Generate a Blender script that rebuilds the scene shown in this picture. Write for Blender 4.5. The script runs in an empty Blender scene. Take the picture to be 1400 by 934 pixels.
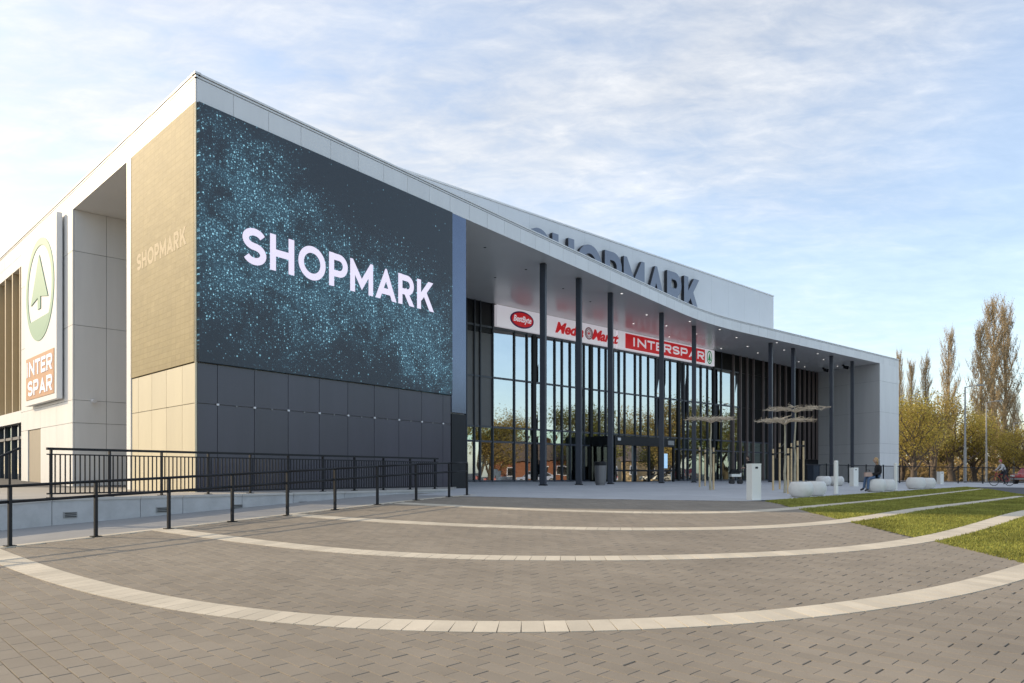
import bpy, bmesh, math, random
from mathutils import Vector, Matrix
random.seed(7)
# ------------------------------------------------------------------ camera, world, sun, exposure
SC = bpy.context.scene
EYE = 1.45                                   # camera height; all "e" heights below are relative to the eye
F, CX, HY = 1042.0, 700.0, 649.0             # focal length / principal column / horizon row in photo pixels (1400 wide)
cam = bpy.data.cameras.new('camera'); camo = bpy.data.objects.new('camera', cam)
SC.collection.objects.link(camo); SC.camera = camo
camo.location = (0, 0, EYE); camo.rotation_euler = (math.radians(90), 0, 0)
cam.sensor_fit = 'HORIZONTAL'; cam.sensor_width = 36; cam.lens = 36 * F / 1400
cam.shift_y = (HY - 467) / 1400.0; cam.clip_end = 3000; cam.clip_start = 0.1

SUN_EL = math.radians(23); SH = Vector((.962, -.272, 0)).normalized()   # SH: where the light travels, in plan
world = bpy.data.worlds.new('World'); SC.world = world; world.use_nodes = True
wn, wl = world.node_tree.nodes, world.node_tree.links
wn.clear()
def N(t, **k):
    n = wn.new(t)
    for a, b in k.items(): setattr(n, a, b)
    return n
sky = N('ShaderNodeTexSky', sky_type='NISHITA', sun_disc=False, sun_elevation=SUN_EL,
        sun_rotation=math.atan2(-SH.x, -SH.y), altitude=120, air_density=1.0, dust_density=1.3, ozone_density=1.2)
geo = N('ShaderNodeTexCoord'); sep = N('ShaderNodeSeparateXYZ'); wl.new(geo.outputs['Generated'], sep.inputs[0])
def M(op, a, b=None, c=None):
    n = N('ShaderNodeMath', operation=op)
    for i, v in enumerate((a, b, c)):
        if v is None: continue
        if isinstance(v, (int, float)): n.inputs[i].default_value = v
        else: wl.new(v, n.inputs[i])
    return n.outputs[0]
den = M('ADD', M('MAXIMUM', sep.outputs[2], 0.0), 0.16)
cmb = N('ShaderNodeCombineXYZ'); wl.new(M('DIVIDE', sep.outputs[0], den), cmb.inputs[0]); wl.new(M('DIVIDE', sep.outputs[1], den), cmb.inputs[1])
mp = N('ShaderNodeMapping'); wl.new(cmb.outputs[0], mp.inputs[0])
mp.inputs['Rotation'].default_value = (0, 0, math.radians(35)); mp.inputs['Scale'].default_value = (.55, 1.0, 1)
mp.inputs['Location'].default_value = (3.1, .4, 0)
def noise(sc, det, rou, dist=0.0, vec=None):
    n = N('ShaderNodeTexNoise'); n.inputs['Scale'].default_value = sc; n.inputs['Detail'].default_value = det
    n.inputs['Roughness'].default_value = rou; n.inputs['Distortion'].default_value = dist
    wl.new((vec or mp).outputs[0], n.inputs['Vector']); return n.outputs['Fac']
big = noise(.9, 4, .5, .3); mid = noise(2.6, 9, .62, .7); fine = noise(13, 5, .62, .35)
# thin cloud veil, thickest towards the low sun as thin clouds scatter light forward
sund = (-SH.x * math.cos(SUN_EL), -SH.y * math.cos(SUN_EL), math.sin(SUN_EL))
vd = N('ShaderNodeVectorMath', operation='DOT_PRODUCT'); wl.new(geo.outputs['Generated'], vd.inputs[0]); vd.inputs[1].default_value = sund
fwd = M('MULTIPLY_ADD', vd.outputs['Value'], .5, .5)
tot = M('ADD', M('ADD', M('MULTIPLY', big, 1.0), M('MULTIPLY', mid, .55)), M('ADD', M('MULTIPLY', fine, .42), M('MULTIPLY', fwd, .85)))
rmp = N('ShaderNodeMapRange', interpolation_type='SMOOTHSTEP'); wl.new(tot, rmp.inputs[0])
rmp.inputs[1].default_value = 1.34; rmp.inputs[2].default_value = 1.92; rmp.inputs[3].default_value = 0.33; rmp.inputs[4].default_value = .96
cb = M('MULTIPLY', M('MULTIPLY_ADD', M('POWER', fwd, 3.0), .30, 2.42), M('ADD', M('MULTIPLY_ADD', mid, .95, .15), M('MULTIPLY', fine, .78)))
cc = N('ShaderNodeMix', data_type='RGBA', blend_type='MULTIPLY'); cc.inputs[0].default_value = 1
cc.inputs[6].default_value = (1.0, .995, .985, 1); wl.new(cb, cc.inputs[7])
mx = N('ShaderNodeMix', data_type='RGBA'); wl.new(rmp.outputs[0], mx.inputs[0]); wl.new(sky.outputs[0], mx.inputs[6]); wl.new(cc.outputs[2], mx.inputs[7])
bg = N('ShaderNodeBackground'); bg.inputs[1].default_value = .15; wl.new(mx.outputs[2], bg.inputs[0])
wo = N('ShaderNodeOutputWorld'); wl.new(bg.outputs[0], wo.inputs[0])

sl = bpy.data.lights.new('sun', 'SUN'); sl.energy = 2.0; sl.angle = math.radians(.6); sl.color = (1.0, .80, .53)
so = bpy.data.objects.new('sun', sl); SC.collection.objects.link(so); so.location = (-40, 20, 40)
so.rotation_euler = Vector((SH.x * math.cos(SUN_EL), SH.y * math.cos(SUN_EL), -math.sin(SUN_EL))).to_track_quat('-Z', 'Y').to_euler()
SC.view_settings.view_transform = 'Standard'; SC.view_settings.look = 'None'; SC.view_settings.gamma = 1
SC.view_settings.use_curve_mapping = False; SC.view_settings.exposure = 1.14
SC.render.engine = 'CYCLES'
SC.cycles.use_denoising = True; SC.cycles.max_bounces = 8; SC.cycles.transparent_max_bounces = 12
SC.cycles.caustics_reflective = False; SC.cycles.caustics_refractive = False; SC.cycles.sample_clamp_indirect = 6

# ------------------------------------------------------------------ materials
MATS = {}
def mat(name, col, rough=.6, metal=0, spec=.5, var=0, vscale=3, bump=0, bscale=40, coat=0, attr=0, emit=None, estr=0, obj=0, streak=0):
    if name in MATS: return MATS[name]
    m = bpy.data.materials.new(name); m.use_nodes = True; nt = m.node_tree; b = nt.nodes['Principled BSDF']
    b.inputs['Base Color'].default_value = (*col, 1); b.inputs['Roughness'].default_value = rough
    b.inputs['Metallic'].default_value = metal; b.inputs['Specular IOR Level'].default_value = spec
    b.inputs['Coat Weight'].default_value = coat
    if emit: b.inputs['Emission Color'].default_value = (*emit, 1); b.inputs['Emission Strength'].default_value = estr
    tc = None
    if var or bump:
        tc = nt.nodes.new('ShaderNodeNewGeometry')
    out = None
    if var:
        n = nt.nodes.new('ShaderNodeTexNoise'); n.inputs['Scale'].default_value = vscale; n.inputs['Detail'].default_value = 7; n.inputs['Roughness'].default_value = .65
        if streak:
            mp_ = nt.nodes.new('ShaderNodeMapping'); mp_.inputs['Scale'].default_value = (1, 1, streak); nt.links.new(tc.outputs['Position'], mp_.inputs[0]); nt.links.new(mp_.outputs[0], n.inputs['Vector'])
        else: nt.links.new(tc.outputs['Position'], n.inputs['Vector'])
        r = nt.nodes.new('ShaderNodeMapRange'); nt.links.new(n.outputs['Fac'], r.inputs[0])
        r.inputs[1].default_value = .25; r.inputs[2].default_value = .75; r.inputs[3].default_value = 1 - var; r.inputs[4].default_value = 1 + var
        x = nt.nodes.new('ShaderNodeMix'); x.data_type = 'RGBA'; x.blend_type = 'MULTIPLY'; x.inputs[0].default_value = 1
        x.inputs[6].default_value = (*col, 1); nt.links.new(r.outputs[0], x.inputs[7]); out = x.outputs[2]
    if attr:
        a = nt.nodes.new('ShaderNodeAttribute'); a.attribute_name = 'rnd'
        r = nt.nodes.new('ShaderNodeMapRange'); nt.links.new(a.outputs['Fac'], r.inputs[0]); r.inputs[3].default_value = 1 - attr; r.inputs[4].default_value = 1 + attr
        x = nt.nodes.new('ShaderNodeMix'); x.data_type = 'RGBA'; x.blend_type = 'MULTIPLY'; x.inputs[0].default_value = 1
        if out: nt.links.new(out, x.inputs[6])
        else: x.inputs[6].default_value = (*col, 1)
        nt.links.new(r.outputs[0], x.inputs[7]); out = x.outputs[2]
    if obj:
        a = nt.nodes.new('ShaderNodeObjectInfo')
        r = nt.nodes.new('ShaderNodeMapRange'); nt.links.new(a.outputs['Random'], r.inputs[0]); r.inputs[3].default_value = 1 - obj; r.inputs[4].default_value = 1 + obj
        x = nt.nodes.new('ShaderNodeMix'); x.data_type = 'RGBA'; x.blend_type = 'MULTIPLY'; x.inputs[0].default_value = 1
        if out: nt.links.new(out, x.inputs[6])
        else: x.inputs[6].default_value = (*col, 1)
        nt.links.new(r.outputs[0], x.inputs[7]); out = x.outputs[2]
    if out: nt.links.new(out, b.inputs['Base Color'])
    if bump:
        n = nt.nodes.new('ShaderNodeTexNoise'); n.inputs['Scale'].default_value = bscale; n.inputs['Detail'].default_value = 5
        nt.links.new(tc.outputs['Position'], n.inputs['Vector'])
        u = nt.nodes.new('ShaderNodeBump'); u.inputs['Strength'].default_value = bump; u.inputs['Distance'].default_value = .02
        nt.links.new(n.outputs['Fac'], u.inputs['Height']); nt.links.new(u.outputs[0], b.inputs['Normal'])
    MATS[name] = m
    return m
WHITE = mat('white_cladding', (.765, .76, .75), .42, var=.055, vscale=1.6, streak=.14, obj=.03, bump=.05, bscale=.7)
SOFFIT = mat('soffit_gloss', (.86, .85, .83), .25, spec=.8, var=.03, vscale=.6, coat=.0)
GREYTRIM = mat('grey_trim', (.28, .28, .28), .4)
STEEL = mat('dark_steel', (.045, .053, .072), .36, spec=.5, var=.15, vscale=2)
BLACK = mat('black_steel', (.009, .010, .013), .5, spec=.3, var=.2, vscale=3)
DARKPANEL = mat('dark_panel', (.042, .040, .060), .32, spec=.6, var=.14, vscale=1.4, streak=.2, obj=.10, bump=.07, bscale=.7)
BROWNDARK = mat('brown_dark_panel', (.008, .0075, .0075), .6, spec=.15, var=.1)
GREYPANEL = mat('grey_panel', (.11, .105, .105), .4, var=.06)
CREAM = mat('cream_panel', (.56, .50, .355), .42, obj=.05, streak=.2, var=.06, vscale=1.5, bump=.04, bscale=1.1)
PILASTER = mat('blue_metal_cladding', (.13, .155, .215), .22, metal=.75, var=.08, vscale=.6, bump=.05, bscale=1.2)
PINKFIN = mat('bronze_grey_fin', (.22, .175, .165), .4, var=.06)
CONCRETE = mat('concrete', (.46, .46, .46), .8, var=.2, vscale=1.7, bump=.12, bscale=26)
CONCTOP = mat('concrete_coping', (.50, .48, .45), .8, var=.08, vscale=2.5)
TERR = mat('granite_terrace', (.50, .505, .51), .7, var=.10, vscale=.35, bump=.04, bscale=60)
def slab_lines(m, w, h, dark, ang):
    nt = m.node_tree; b = nt.nodes['Principled BSDF']; g = nt.nodes.new('ShaderNodeNewGeometry'); mp_ = nt.nodes.new('ShaderNodeMapping'); mp_.inputs['Rotation'].default_value = (0, 0, ang)
    br = nt.nodes.new('ShaderNodeTexBrick'); br.inputs['Scale'].default_value = 1; br.inputs['Brick Width'].default_value = w; br.inputs['Row Height'].default_value = h; br.inputs['Mortar Size'].default_value = .008
    br.inputs['Color1'].default_value = (1, 1, 1, 1); br.inputs['Color2'].default_value = (.90, .905, .92, 1); br.inputs['Mortar'].default_value = (dark, dark, dark, 1)
    nt.links.new(g.outputs['Position'], mp_.inputs[0]); nt.links.new(mp_.outputs[0], br.inputs['Vector']); src = b.inputs['Base Color'].links[0].from_socket
    x = nt.nodes.new('ShaderNodeMix'); x.data_type = 'RGBA'; x.blend_type = 'MULTIPLY'; x.inputs[0].default_value = 1; nt.links.new(src, x.inputs[6]); nt.links.new(br.outputs['Color'], x.inputs[7]); nt.links.new(x.outputs[2], b.inputs['Base Color'])
slab_lines(TERR, .9, .45, .6, -.8)
DECK = mat('deck_paving', (.36, .34, .31), .8, var=.1, vscale=1.5)
JOINT = mat('paving_joint', (.175, .152, .122), .95, var=.2, vscale=4)
PAVER = mat('brown_paver', (.262, .226, .182), .85, spec=.25, var=.17, vscale=.6, attr=.06, bump=.12, bscale=140)
SLAB = mat('cream_slab', (.57, .505, .40), .8, var=.13, vscale=2, attr=.09, bump=.12, bscale=110)
ASPHALT = mat('asphalt', (.075, .075, .08), .9, var=.15, vscale=2, bump=.1, bscale=60)
SOIL = mat('soil', (.21, .20, .05), .95, var=.3, vscale=2)
STONEWHITE = mat('white_stone', (.74, .73, .70), .7, var=.07, vscale=6, bump=.1, bscale=60)
WHITEPAINT = mat('white_paint', (.82, .82, .77), .45, var=.03)
WOOD = mat('pale_wood', (.66, .50, .29), .75, var=.18, vscale=9)
BARK = mat('bark', (.13, .10, .075), .9, var=.3, vscale=5, bump=.4, bscale=20)
PALEBARK = mat('pale_bark', (.44, .40, .29), .9, var=.25, vscale=8)
TWIG = mat('pale_twig', (.62, .51, .38), .9, var=.3, vscale=6)
RED = mat('sign_red', (.60, .012, .02), .4, emit=(.6, .012, .02), estr=.16); SIGNWHITE = mat('sign_white', (.80, .78, .82), .35, emit=(.9, .87, .95), estr=.16)
GREEN = mat('sign_green', (.015, .26, .09), .4, emit=(.015, .26, .09), estr=.15)
SIGNBLUEGREY = mat('letter_blue_grey', (.17, .20, .27), .4, spec=.6); SIGNDARK = mat('letter_side', (.018, .02, .028), .5)
BRICK = None
def glassmat(name, tint, refl, trans=(.25, .30, .30)):
    m = bpy.data.materials.new(name); m.use_nodes = True; nt = m.node_tree; nt.nodes.clear()
    o = nt.nodes.new('ShaderNodeOutputMaterial'); g = nt.nodes.new('ShaderNodeBsdfGlossy'); g.inputs['Color'].default_value = (*tint, 1); g.inputs['Roughness'].default_value = .012
    t = nt.nodes.new('ShaderNodeBsdfTransparent'); t.inputs[0].default_value = (*trans, 1)
    x = nt.nodes.new('ShaderNodeMixShader'); lw = nt.nodes.new('ShaderNodeFresnel'); lw.inputs[0].default_value = 1.5
    a = nt.nodes.new('ShaderNodeMath'); a.operation = 'MULTIPLY_ADD'; nt.links.new(lw.outputs[0], a.inputs[0]); a.inputs[1].default_value = 1 - refl; a.inputs[2].default_value = refl
    # float-glass waviness
    geo_ = nt.nodes.new('ShaderNodeNewGeometry'); n = nt.nodes.new('ShaderNodeTexNoise'); n.inputs['Scale'].default_value = .55; n.inputs['Detail'].default_value = 1
    nt.links.new(geo_.outputs['Position'], n.inputs['Vector']); b = nt.nodes.new('ShaderNodeBump'); b.inputs['Strength'].default_value = .10; b.inputs['Distance'].default_value = .02
    nt.links.new(n.outputs['Fac'], b.inputs['Height']); nt.links.new(b.outputs[0], g.inputs['Normal'])
    nt.links.new(a.outputs[0], x.inputs[0]); nt.links.new(t.outputs[0], x.inputs[1]); nt.links.new(g.outputs[0], x.inputs[2]); nt.links.new(x.outputs[0], o.inputs[0])
    MATS[name] = m; return m
GLASS = glassmat('coated_glass', (.76, .82, .86), .50)
GLASSD = glassmat('dark_glass', (.4, .45, .45), .25, (.35, .4, .4))
GLASSG = glassmat('green_glass', (.66, .80, .76), .42, (.3, .42, .38))

# ------------------------------------------------------------------ object helpers
COL = SC.collection
def mesh_from(name, vs, fs, mats=None, mi=None, smooth=False, rnd=None):
    me = bpy.data.meshes.new(name); me.from_pydata([tuple(v) for v in vs], [], fs)
    for m in (mats if isinstance(mats, (list, tuple)) else [mats]):
        if m: me.materials.append(m)
    if mi: me.polygons.foreach_set('material_index', mi)
    if smooth: me.polygons.foreach_set('use_smooth', [True] * len(fs))
    if rnd is not None:
        a = me.attributes.new('rnd', 'FLOAT', 'FACE'); a.data.foreach_set('value', rnd if isinstance(rnd, list) else [rnd] * len(fs))
    me.update(); return me
def link(name, me, parent=None, loc=None, rot=None):
    o = bpy.data.objects.new(name, me); COL.objects.link(o)
    if parent is not None: o.parent = parent
    l = Vector(loc) if loc is not None else Vector((0, 0, 0))
    p = parent
    while p is not None: l = l - p.location; p = p.parent
    o.location = l
    if rot: o.rotation_euler = rot
    return o
def tag(o, label=None, cat=None, group=None, kind=None):
    if label: o['label'] = label
    if cat: o['category'] = cat
    if group: o['group'] = group
    if kind: o['kind'] = kind
    return o
def thing(name, label, cat, loc=(0, 0, 0), group=None):
    o = bpy.data.objects.new(name, None); COL.objects.link(o); o.location = loc; o['_base'] = 1; o.empty_display_size = .3
    return tag(o, label, cat, group)
def copy_tree(o, parent=None, loc=None, rz=None):
    c = o.copy(); COL.objects.link(c); c.parent = parent
    if loc is not None: c.location = loc
    if rz is not None: c.rotation_euler = (0, 0, rz)
    for ch in list(o.children): copy_tree(ch, c)
    return c
class MB:
    def __init__(s): s.v = []; s.f = []; s.mi = []; s.m = 0; s.r = []
    def quad(s, a, b, c, d, r=0):
        n = len(s.v); s.v += [Vector(a), Vector(b), Vector(c), Vector(d)]; s.f.append((n, n+1, n+2, n+3)); s.mi.append(s.m); s.r.append(r)
    def prism(s, pts, z0, z1, r=0):
        n = len(s.v); k = len(pts)
        f0 = z0 if callable(z0) else (lambda x, y: z0); f1 = z1 if callable(z1) else (lambda x, y: z1)
        s.v += [Vector((p[0], p[1], f0(p[0], p[1]))) for p in pts] + [Vector((p[0], p[1], f1(p[0], p[1]))) for p in pts]
        fs = [tuple(range(n + k, n + 2*k)), tuple(range(n + k - 1, n - 1, -1))] + [(n+i, n+(i+1) % k, n+k+(i+1) % k, n+k+i) for i in range(k)]
        s.f += fs; s.mi += [s.m] * len(fs); s.r += [r] * len(fs)
        return s
    def box(s, c, sx, sy, sz, rz=0, base=False):
        z0 = c[2] if base else c[2] - sz/2; ca, sa = math.cos(rz), math.sin(rz)
        pts = [(c[0] + x*ca - y*sa, c[1] + x*sa + y*ca) for x, y in ((-sx/2, -sy/2), (sx/2, -sy/2), (sx/2, sy/2), (-sx/2, sy/2))]
        return s.prism(pts, z0, z0 + sz)
    def tube(s, a, b, r0, r1=None, n=8, cap=True):
        a, b = Vector(a), Vector(b); r1 = r0 if r1 is None else r1; d = (b - a)
        if d.length < 1e-6: return s
        d.normalize(); x = d.orthogonal().normalized(); y = d.cross(x); k = len(s.v)
        for p, r in ((a, r0), (b, r1)):
            for i in range(n):
                t = 2*math.pi*i/n; s.v.append(p + (x*math.cos(t) + y*math.sin(t))*r)
        fs = [(k+i, k+(i+1) % n, k+n+(i+1) % n, k+n+i) for i in range(n)]
        if cap: fs += [tuple(range(k+n-1, k-1, -1)), tuple(range(k+n, k+2*n))]
        s.f += fs; s.mi += [s.m]*len(fs); s.r += [0]*len(fs); return s
    def lathe(s, c, prof, n=24):
        k = len(s.v)
        for r, z in prof:
            for i in range(n):
                t = 2*math.pi*i/n; s.v.append(Vector((c[0] + r*math.cos(t), c[1] + r*math.sin(t), c[2] + z)))
        for j in range(len(prof)-1):
            for i in range(n):
                s.f.append((k+j*n+i, k+j*n+(i+1) % n, k+(j+1)*n+(i+1) % n, k+(j+1)*n+i)); s.mi.append(s.m); s.r.append(0)
        s.f += [tuple(range(k+n-1, k-1, -1)), tuple(range(k+(len(prof)-1)*n, k+len(prof)*n))]; s.mi += [s.m]*2; s.r += [0]*2
        return s
    def mesh(s, name, mats, smooth=False, rnd=False):
        return mesh_from(name, s.v, s.f, mats, s.mi, smooth, s.r if rnd else None)
    def build(s, name, mats, parent=None, smooth=False, rnd=False, loc=(0, 0, 0)):
        return link(name, s.mesh(name, mats, smooth, rnd), parent, loc)
def autosmooth(o, ang=40):
    me = o.data; bm = bmesh.new(); bm.from_mesh(me)
    for e in bm.edges:
        if len(e.link_faces) == 2 and e.calc_face_angle(0) > math.radians(ang): e.smooth = False
    for f in bm.faces: f.smooth = True
    bm.to_mesh(me); bm.free()

# ------------------------------------------------------------------ pixels -> places, ground heights
def gz(X, Y):
    P = -1.40 + .01*X + .05*(Y - 5)
    Xc = max(-25, min(60, X)); Yc = max(0, min(75, Y)); T = -.78 - .012*Xc + .008*Yc
    k = 25.0; m = max(-k*P, -k*T)
    return EYE - (m + math.log(math.exp(-k*P - m) + math.exp(-k*T - m)))/k
def G(x, y):
    u, v = (x - CX)/F, (y - HY)/F; Y = 2.0
    f = lambda q: gz(u*q, q) - EYE + v*q
    while f(Y) < 0 and Y < 400: Y *= 1.02
    lo, hi = Y/1.02, Y
    for _ in range(40):
        m = (lo + hi)/2
        if f(m) < 0: lo = m
        else: hi = m
    return Vector((u*lo, lo, gz(u*lo, lo)))
def hit(px, P0, d):                       # distance along the plan line P0 + d t where pixel column px meets it
    u = (px - CX)/F
    return (u*P0[1] - P0[0])/(d[0] - u*d[1])
V2 = lambda p, z=0: Vector((p[0], p[1], z))
C0 = Vector((-8.35, 20.15)); dA = Vector((.577, .8167)).normalized(); dL = Vector((-.696, .718)).normalized()
nA = Vector((dA.y, -dA.x)); nL = Vector((-dL.y, dL.x))           # outward normals
if nL.y > 0: nL = -nL
PA = lambda s: C0 + dA*s
PL = lambda s: C0 + dL*s
G0 = Vector((-2.57, 42.5)); G1 = Vector((29.6, 73.75)); dB = (G1 - G0).normalized(); nB = Vector((dB.y, -dB.x))
GL = lambda px: hit(px, G0, dB)
PB = lambda t: G0 + dB*t
BEND = Vector((12.8, 50.04)); E1 = Vector((32.5, 67.4)); E2 = Vector((35.6, 70.2)); dB2 = (E1 - BEND).normalized()
ZS, ZT, ZD = 9.86 + EYE, 10.62 + EYE, -.465 + EYE               # soffit, roof top, deck
BASEG = lambda p: gz(p[0], p[1])

# ------------------------------------------------------------------ ground sheet
def grid_axis(lim, fine, step):
    a = []; x = 0.0
    while x < fine: a.append(x); x += step
    while x < lim: a.append(x); x *= 1.35
    a.append(lim); return sorted(set([-q for q in a] + a))
xs = grid_axis(1500, 40, 2.0); ys = [y for y in grid_axis(1500, 80, 2.0)]
vs = [(x, y, gz(x, y) - .02) for y in ys for x in xs]; nx = len(xs)
fs = [(j*nx+i, j*nx+i+1, (j+1)*nx+i+1, (j+1)*nx+i) for j in range(len(ys)-1) for i in range(nx-1)]
ground = tag(link('ground', mesh_from('ground', vs, fs, ASPHALT, smooth=True)), 'grey asphalt ground reaching away to the trees', kind='structure')

def interp(pts, step):
    """resample a plan polyline smoothly at a step"""
    P = [Vector(p[:2]) for p in pts]
    for _ in range(3):                       # soften hand-read samples
        P = [P[0]] + [(P[i-1] + P[i]*2 + P[i+1])/4 for i in range(1, len(P)-1)] + [P[-1]]
    C = []
    for i in range(len(P)-1):
        p0, p1, p2, p3 = P[max(i-1, 0)], P[i], P[i+1], P[min(i+2, len(P)-1)]
        for k in range(24):
            t = k/24; C.append(.5*((2*p1) + (p2-p0)*t + (2*p0-5*p1+4*p2-p3)*t*t + (3*p1-p0-3*p2+p3)*t**3))
    C.append(P[-1]); out = [C[0]]; acc = 0
    for i in range(1, len(C)):
        a, b = C[i-1], C[i]; L = (b-a).length
        while acc + L >= step:
            q = a + (b-a)*((step-acc)/L); out.append(q); L -= (q-a).length; a = q; acc = 0
        acc += L
    return out
bands_px = {
 4: [(-60, 735), (0, 767), (63, 789.5), (135, 808), (226, 827.2), (290, 836.5), (400, 848), (490, 854.8), (600, 858.2), (693, 859), (800, 857.9), (929, 854.4), (1057, 844.7), (1143, 835), (1229, 822.8), (1314, 807.2), (1357, 796.7), (1400, 782.8), (1460, 760), (1540, 735)],
 3: [(222, 724), (300, 733.5), (400, 750.8), (488, 759), (605, 765.2), (800, 767.4), (971, 763.5), (1100, 758.2), (1186, 751), (1250, 744), (1314, 731), (1357, 716.2), (1400, 702.8), (1460, 690)],
 2: [(392, 703.5), (488, 711), (605, 721.2), (800, 727.1), (971, 726.4), (1100, 722.5), (1175, 715.7), (1229, 704.5), (1314, 692), (1400, 678.4)],
 1: [(545, 688), (664, 695), (800, 703), (971, 704.2), (1057, 702.6), (1100, 698), (1165, 689.5), (1229, 681.6), (1314, 672), (1345, 668.5)]}
band_c = {k: interp([G(*p) for p in v], .20) for k, v in bands_px.items()}
def strip(pts, half, zf, mb, gap=.004, n0=0, r=True):
    for i in range(len(pts)-1):
        a, b = pts[i], pts[i+1]
        ta = (pts[min(i+1, len(pts)-1)] - pts[max(i-1, 0)]).normalized(); tb = (pts[min(i+2, len(pts)-1)] - pts[i]).normalized()
        na, nb = Vector((-ta.y, ta.x)), Vector((-tb.y, tb.x)); t = (b-a).normalized()*gap
        mb.prism([a - na*half + t, b - nb*half - t, b + nb*half - t, a + na*half + t], lambda x, y: gz(x, y) - .03, zf, random.random())
BH = .19
# terrace edge (front) and its right boundary along the grass
terr_px = [(560, 677.0), (645, 677.9), (740, 681.3), (830, 683.6), (980, 684.6), (1046, 685.4)]
terr_e = interp([G(*p) for p in terr_px], .5)
grass_l = [G(*p) for p in ((1046, 685.4), (1106, 700.7), (1181, 718.5), (1284, 742.3), (1396, 769.3), (1500, 793))]
grass_t = [G(*p) for p in ((1046, 685.4), (1100, 681), (1200, 674), (1290, 668), (1322, 666))]
grass_r = [G(*p) for p in ((1322, 666), (1352, 669), (1400, 677), (1480, 690), (1600, 712))]
def lin(pl, y):                              # X on a polyline at a given Y (clamped)
    q = sorted(pl, key=lambda p: p.y)
    if y <= q[0].y: return q[0].x
    for a, b in zip(q, q[1:]):
        if y <= b.y: return a.x + (b.x - a.x)*(y - a.y)/max(b.y - a.y, 1e-6)
    return q[-1].x
def in_poly(p, poly):
    c = False; j = len(poly)-1
    for i in range(len(poly)):
        a, b = poly[i], poly[j]
        if (a[1] > p[1]) != (b[1] > p[1]) and p[0] < (b[0]-a[0])*(p[1]-a[1])/(b[1]-a[1]) + a[0]: c = not c
        j = i
    return c
grass_poly = [p[:2] for p in grass_l[::-1]] + [p[:2] for p in grass_t[1:]] + [p[:2] for p in grass_r[1:]]
rail0 = Vector((-7.95, 11.95)); rail1 = Vector((-1.33, 22.1)); dR = (rail1 - rail0).normalized(); nR = Vector((dR.y, -dR.x))
# fence line on the retaining wall
def fence_pt(px):
    Y = F/(68.3 - .0508*(px - 100)); return Vector(((px - CX)/F*Y, Y))
W0, W1 = fence_pt(-260), fence_pt(612); dW = (W1 - W0).normalized(); nW = Vector((dW.y, -dW.x))

# ---- terrace sheet (from the curved edge back under the building)
tpts = [Vector((p.x, p.y)) for p in terr_e]
poly = [fence_pt(606) + nW*.05] + tpts + [Vector(p[:2]) for p in grass_t[1:]] + [Vector((32, 46)), Vector((52, 70)), Vector((60, 95)), Vector((20, 95)), Vector((-12, 60)), Vector((-8, 40))]
bm = bmesh.new(); f = bm.faces.new([bm.verts.new((p.x, p.y, 0)) for p in poly])
bmesh.ops.triangulate(bm, faces=[f])
for _ in range(4): bmesh.ops.subdivide_edges(bm, edges=[e for e in bm.edges if e.calc_length() > 2.5], cuts=1, use_grid_fill=True)
for v in bm.verts: v.co.z = gz(v.co.x, v.co.y) + .001
bmesh.ops.recalc_face_normals(bm, faces=bm.faces)
me = bpy.data.meshes.new('terrace'); bm.to_mesh(me); bm.free(); me.materials.append(TERR)
tag(link('terrace', me), 'pale grey granite terrace in front of the glass entrance', kind='structure')

# ---- plaza: base, pavers, slab bands
px_edge = [Vector(p[:2]) for p in tpts]
plaza_poly = [(-34, -4), (14, -4), (14, 6)] + [tuple(p[:2]) for p in grass_l[::-1]] + [tuple(p) for p in tpts[::-1]] + [tuple(fence_pt(606) + nW*.0)] + [tuple(fence_pt(-900))]
mb = MB()
bm = bmesh.new(); f = bm.faces.new([bm.verts.new((p[0], p[1], 0)) for p in plaza_poly]); bmesh.ops.triangulate(bm, faces=[f])
for _ in range(4): bmesh.ops.subdivide_edges(bm, edges=[e for e in bm.edges if e.calc_length() > 2.0], cuts=1, use_grid_fill=True)
for v in bm.verts: v.co.z = gz(v.co.x, v.co.y) - .010
bmesh.ops.recalc_face_normals(bm, faces=bm.faces)
me = bpy.data.meshes.new('plaza'); bm.to_mesh(me); bm.free(); me.materials.append(JOINT)
plaza = tag(link('plaza', me), 'brown paved plaza with pale curved stone bands', kind='structure')
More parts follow.
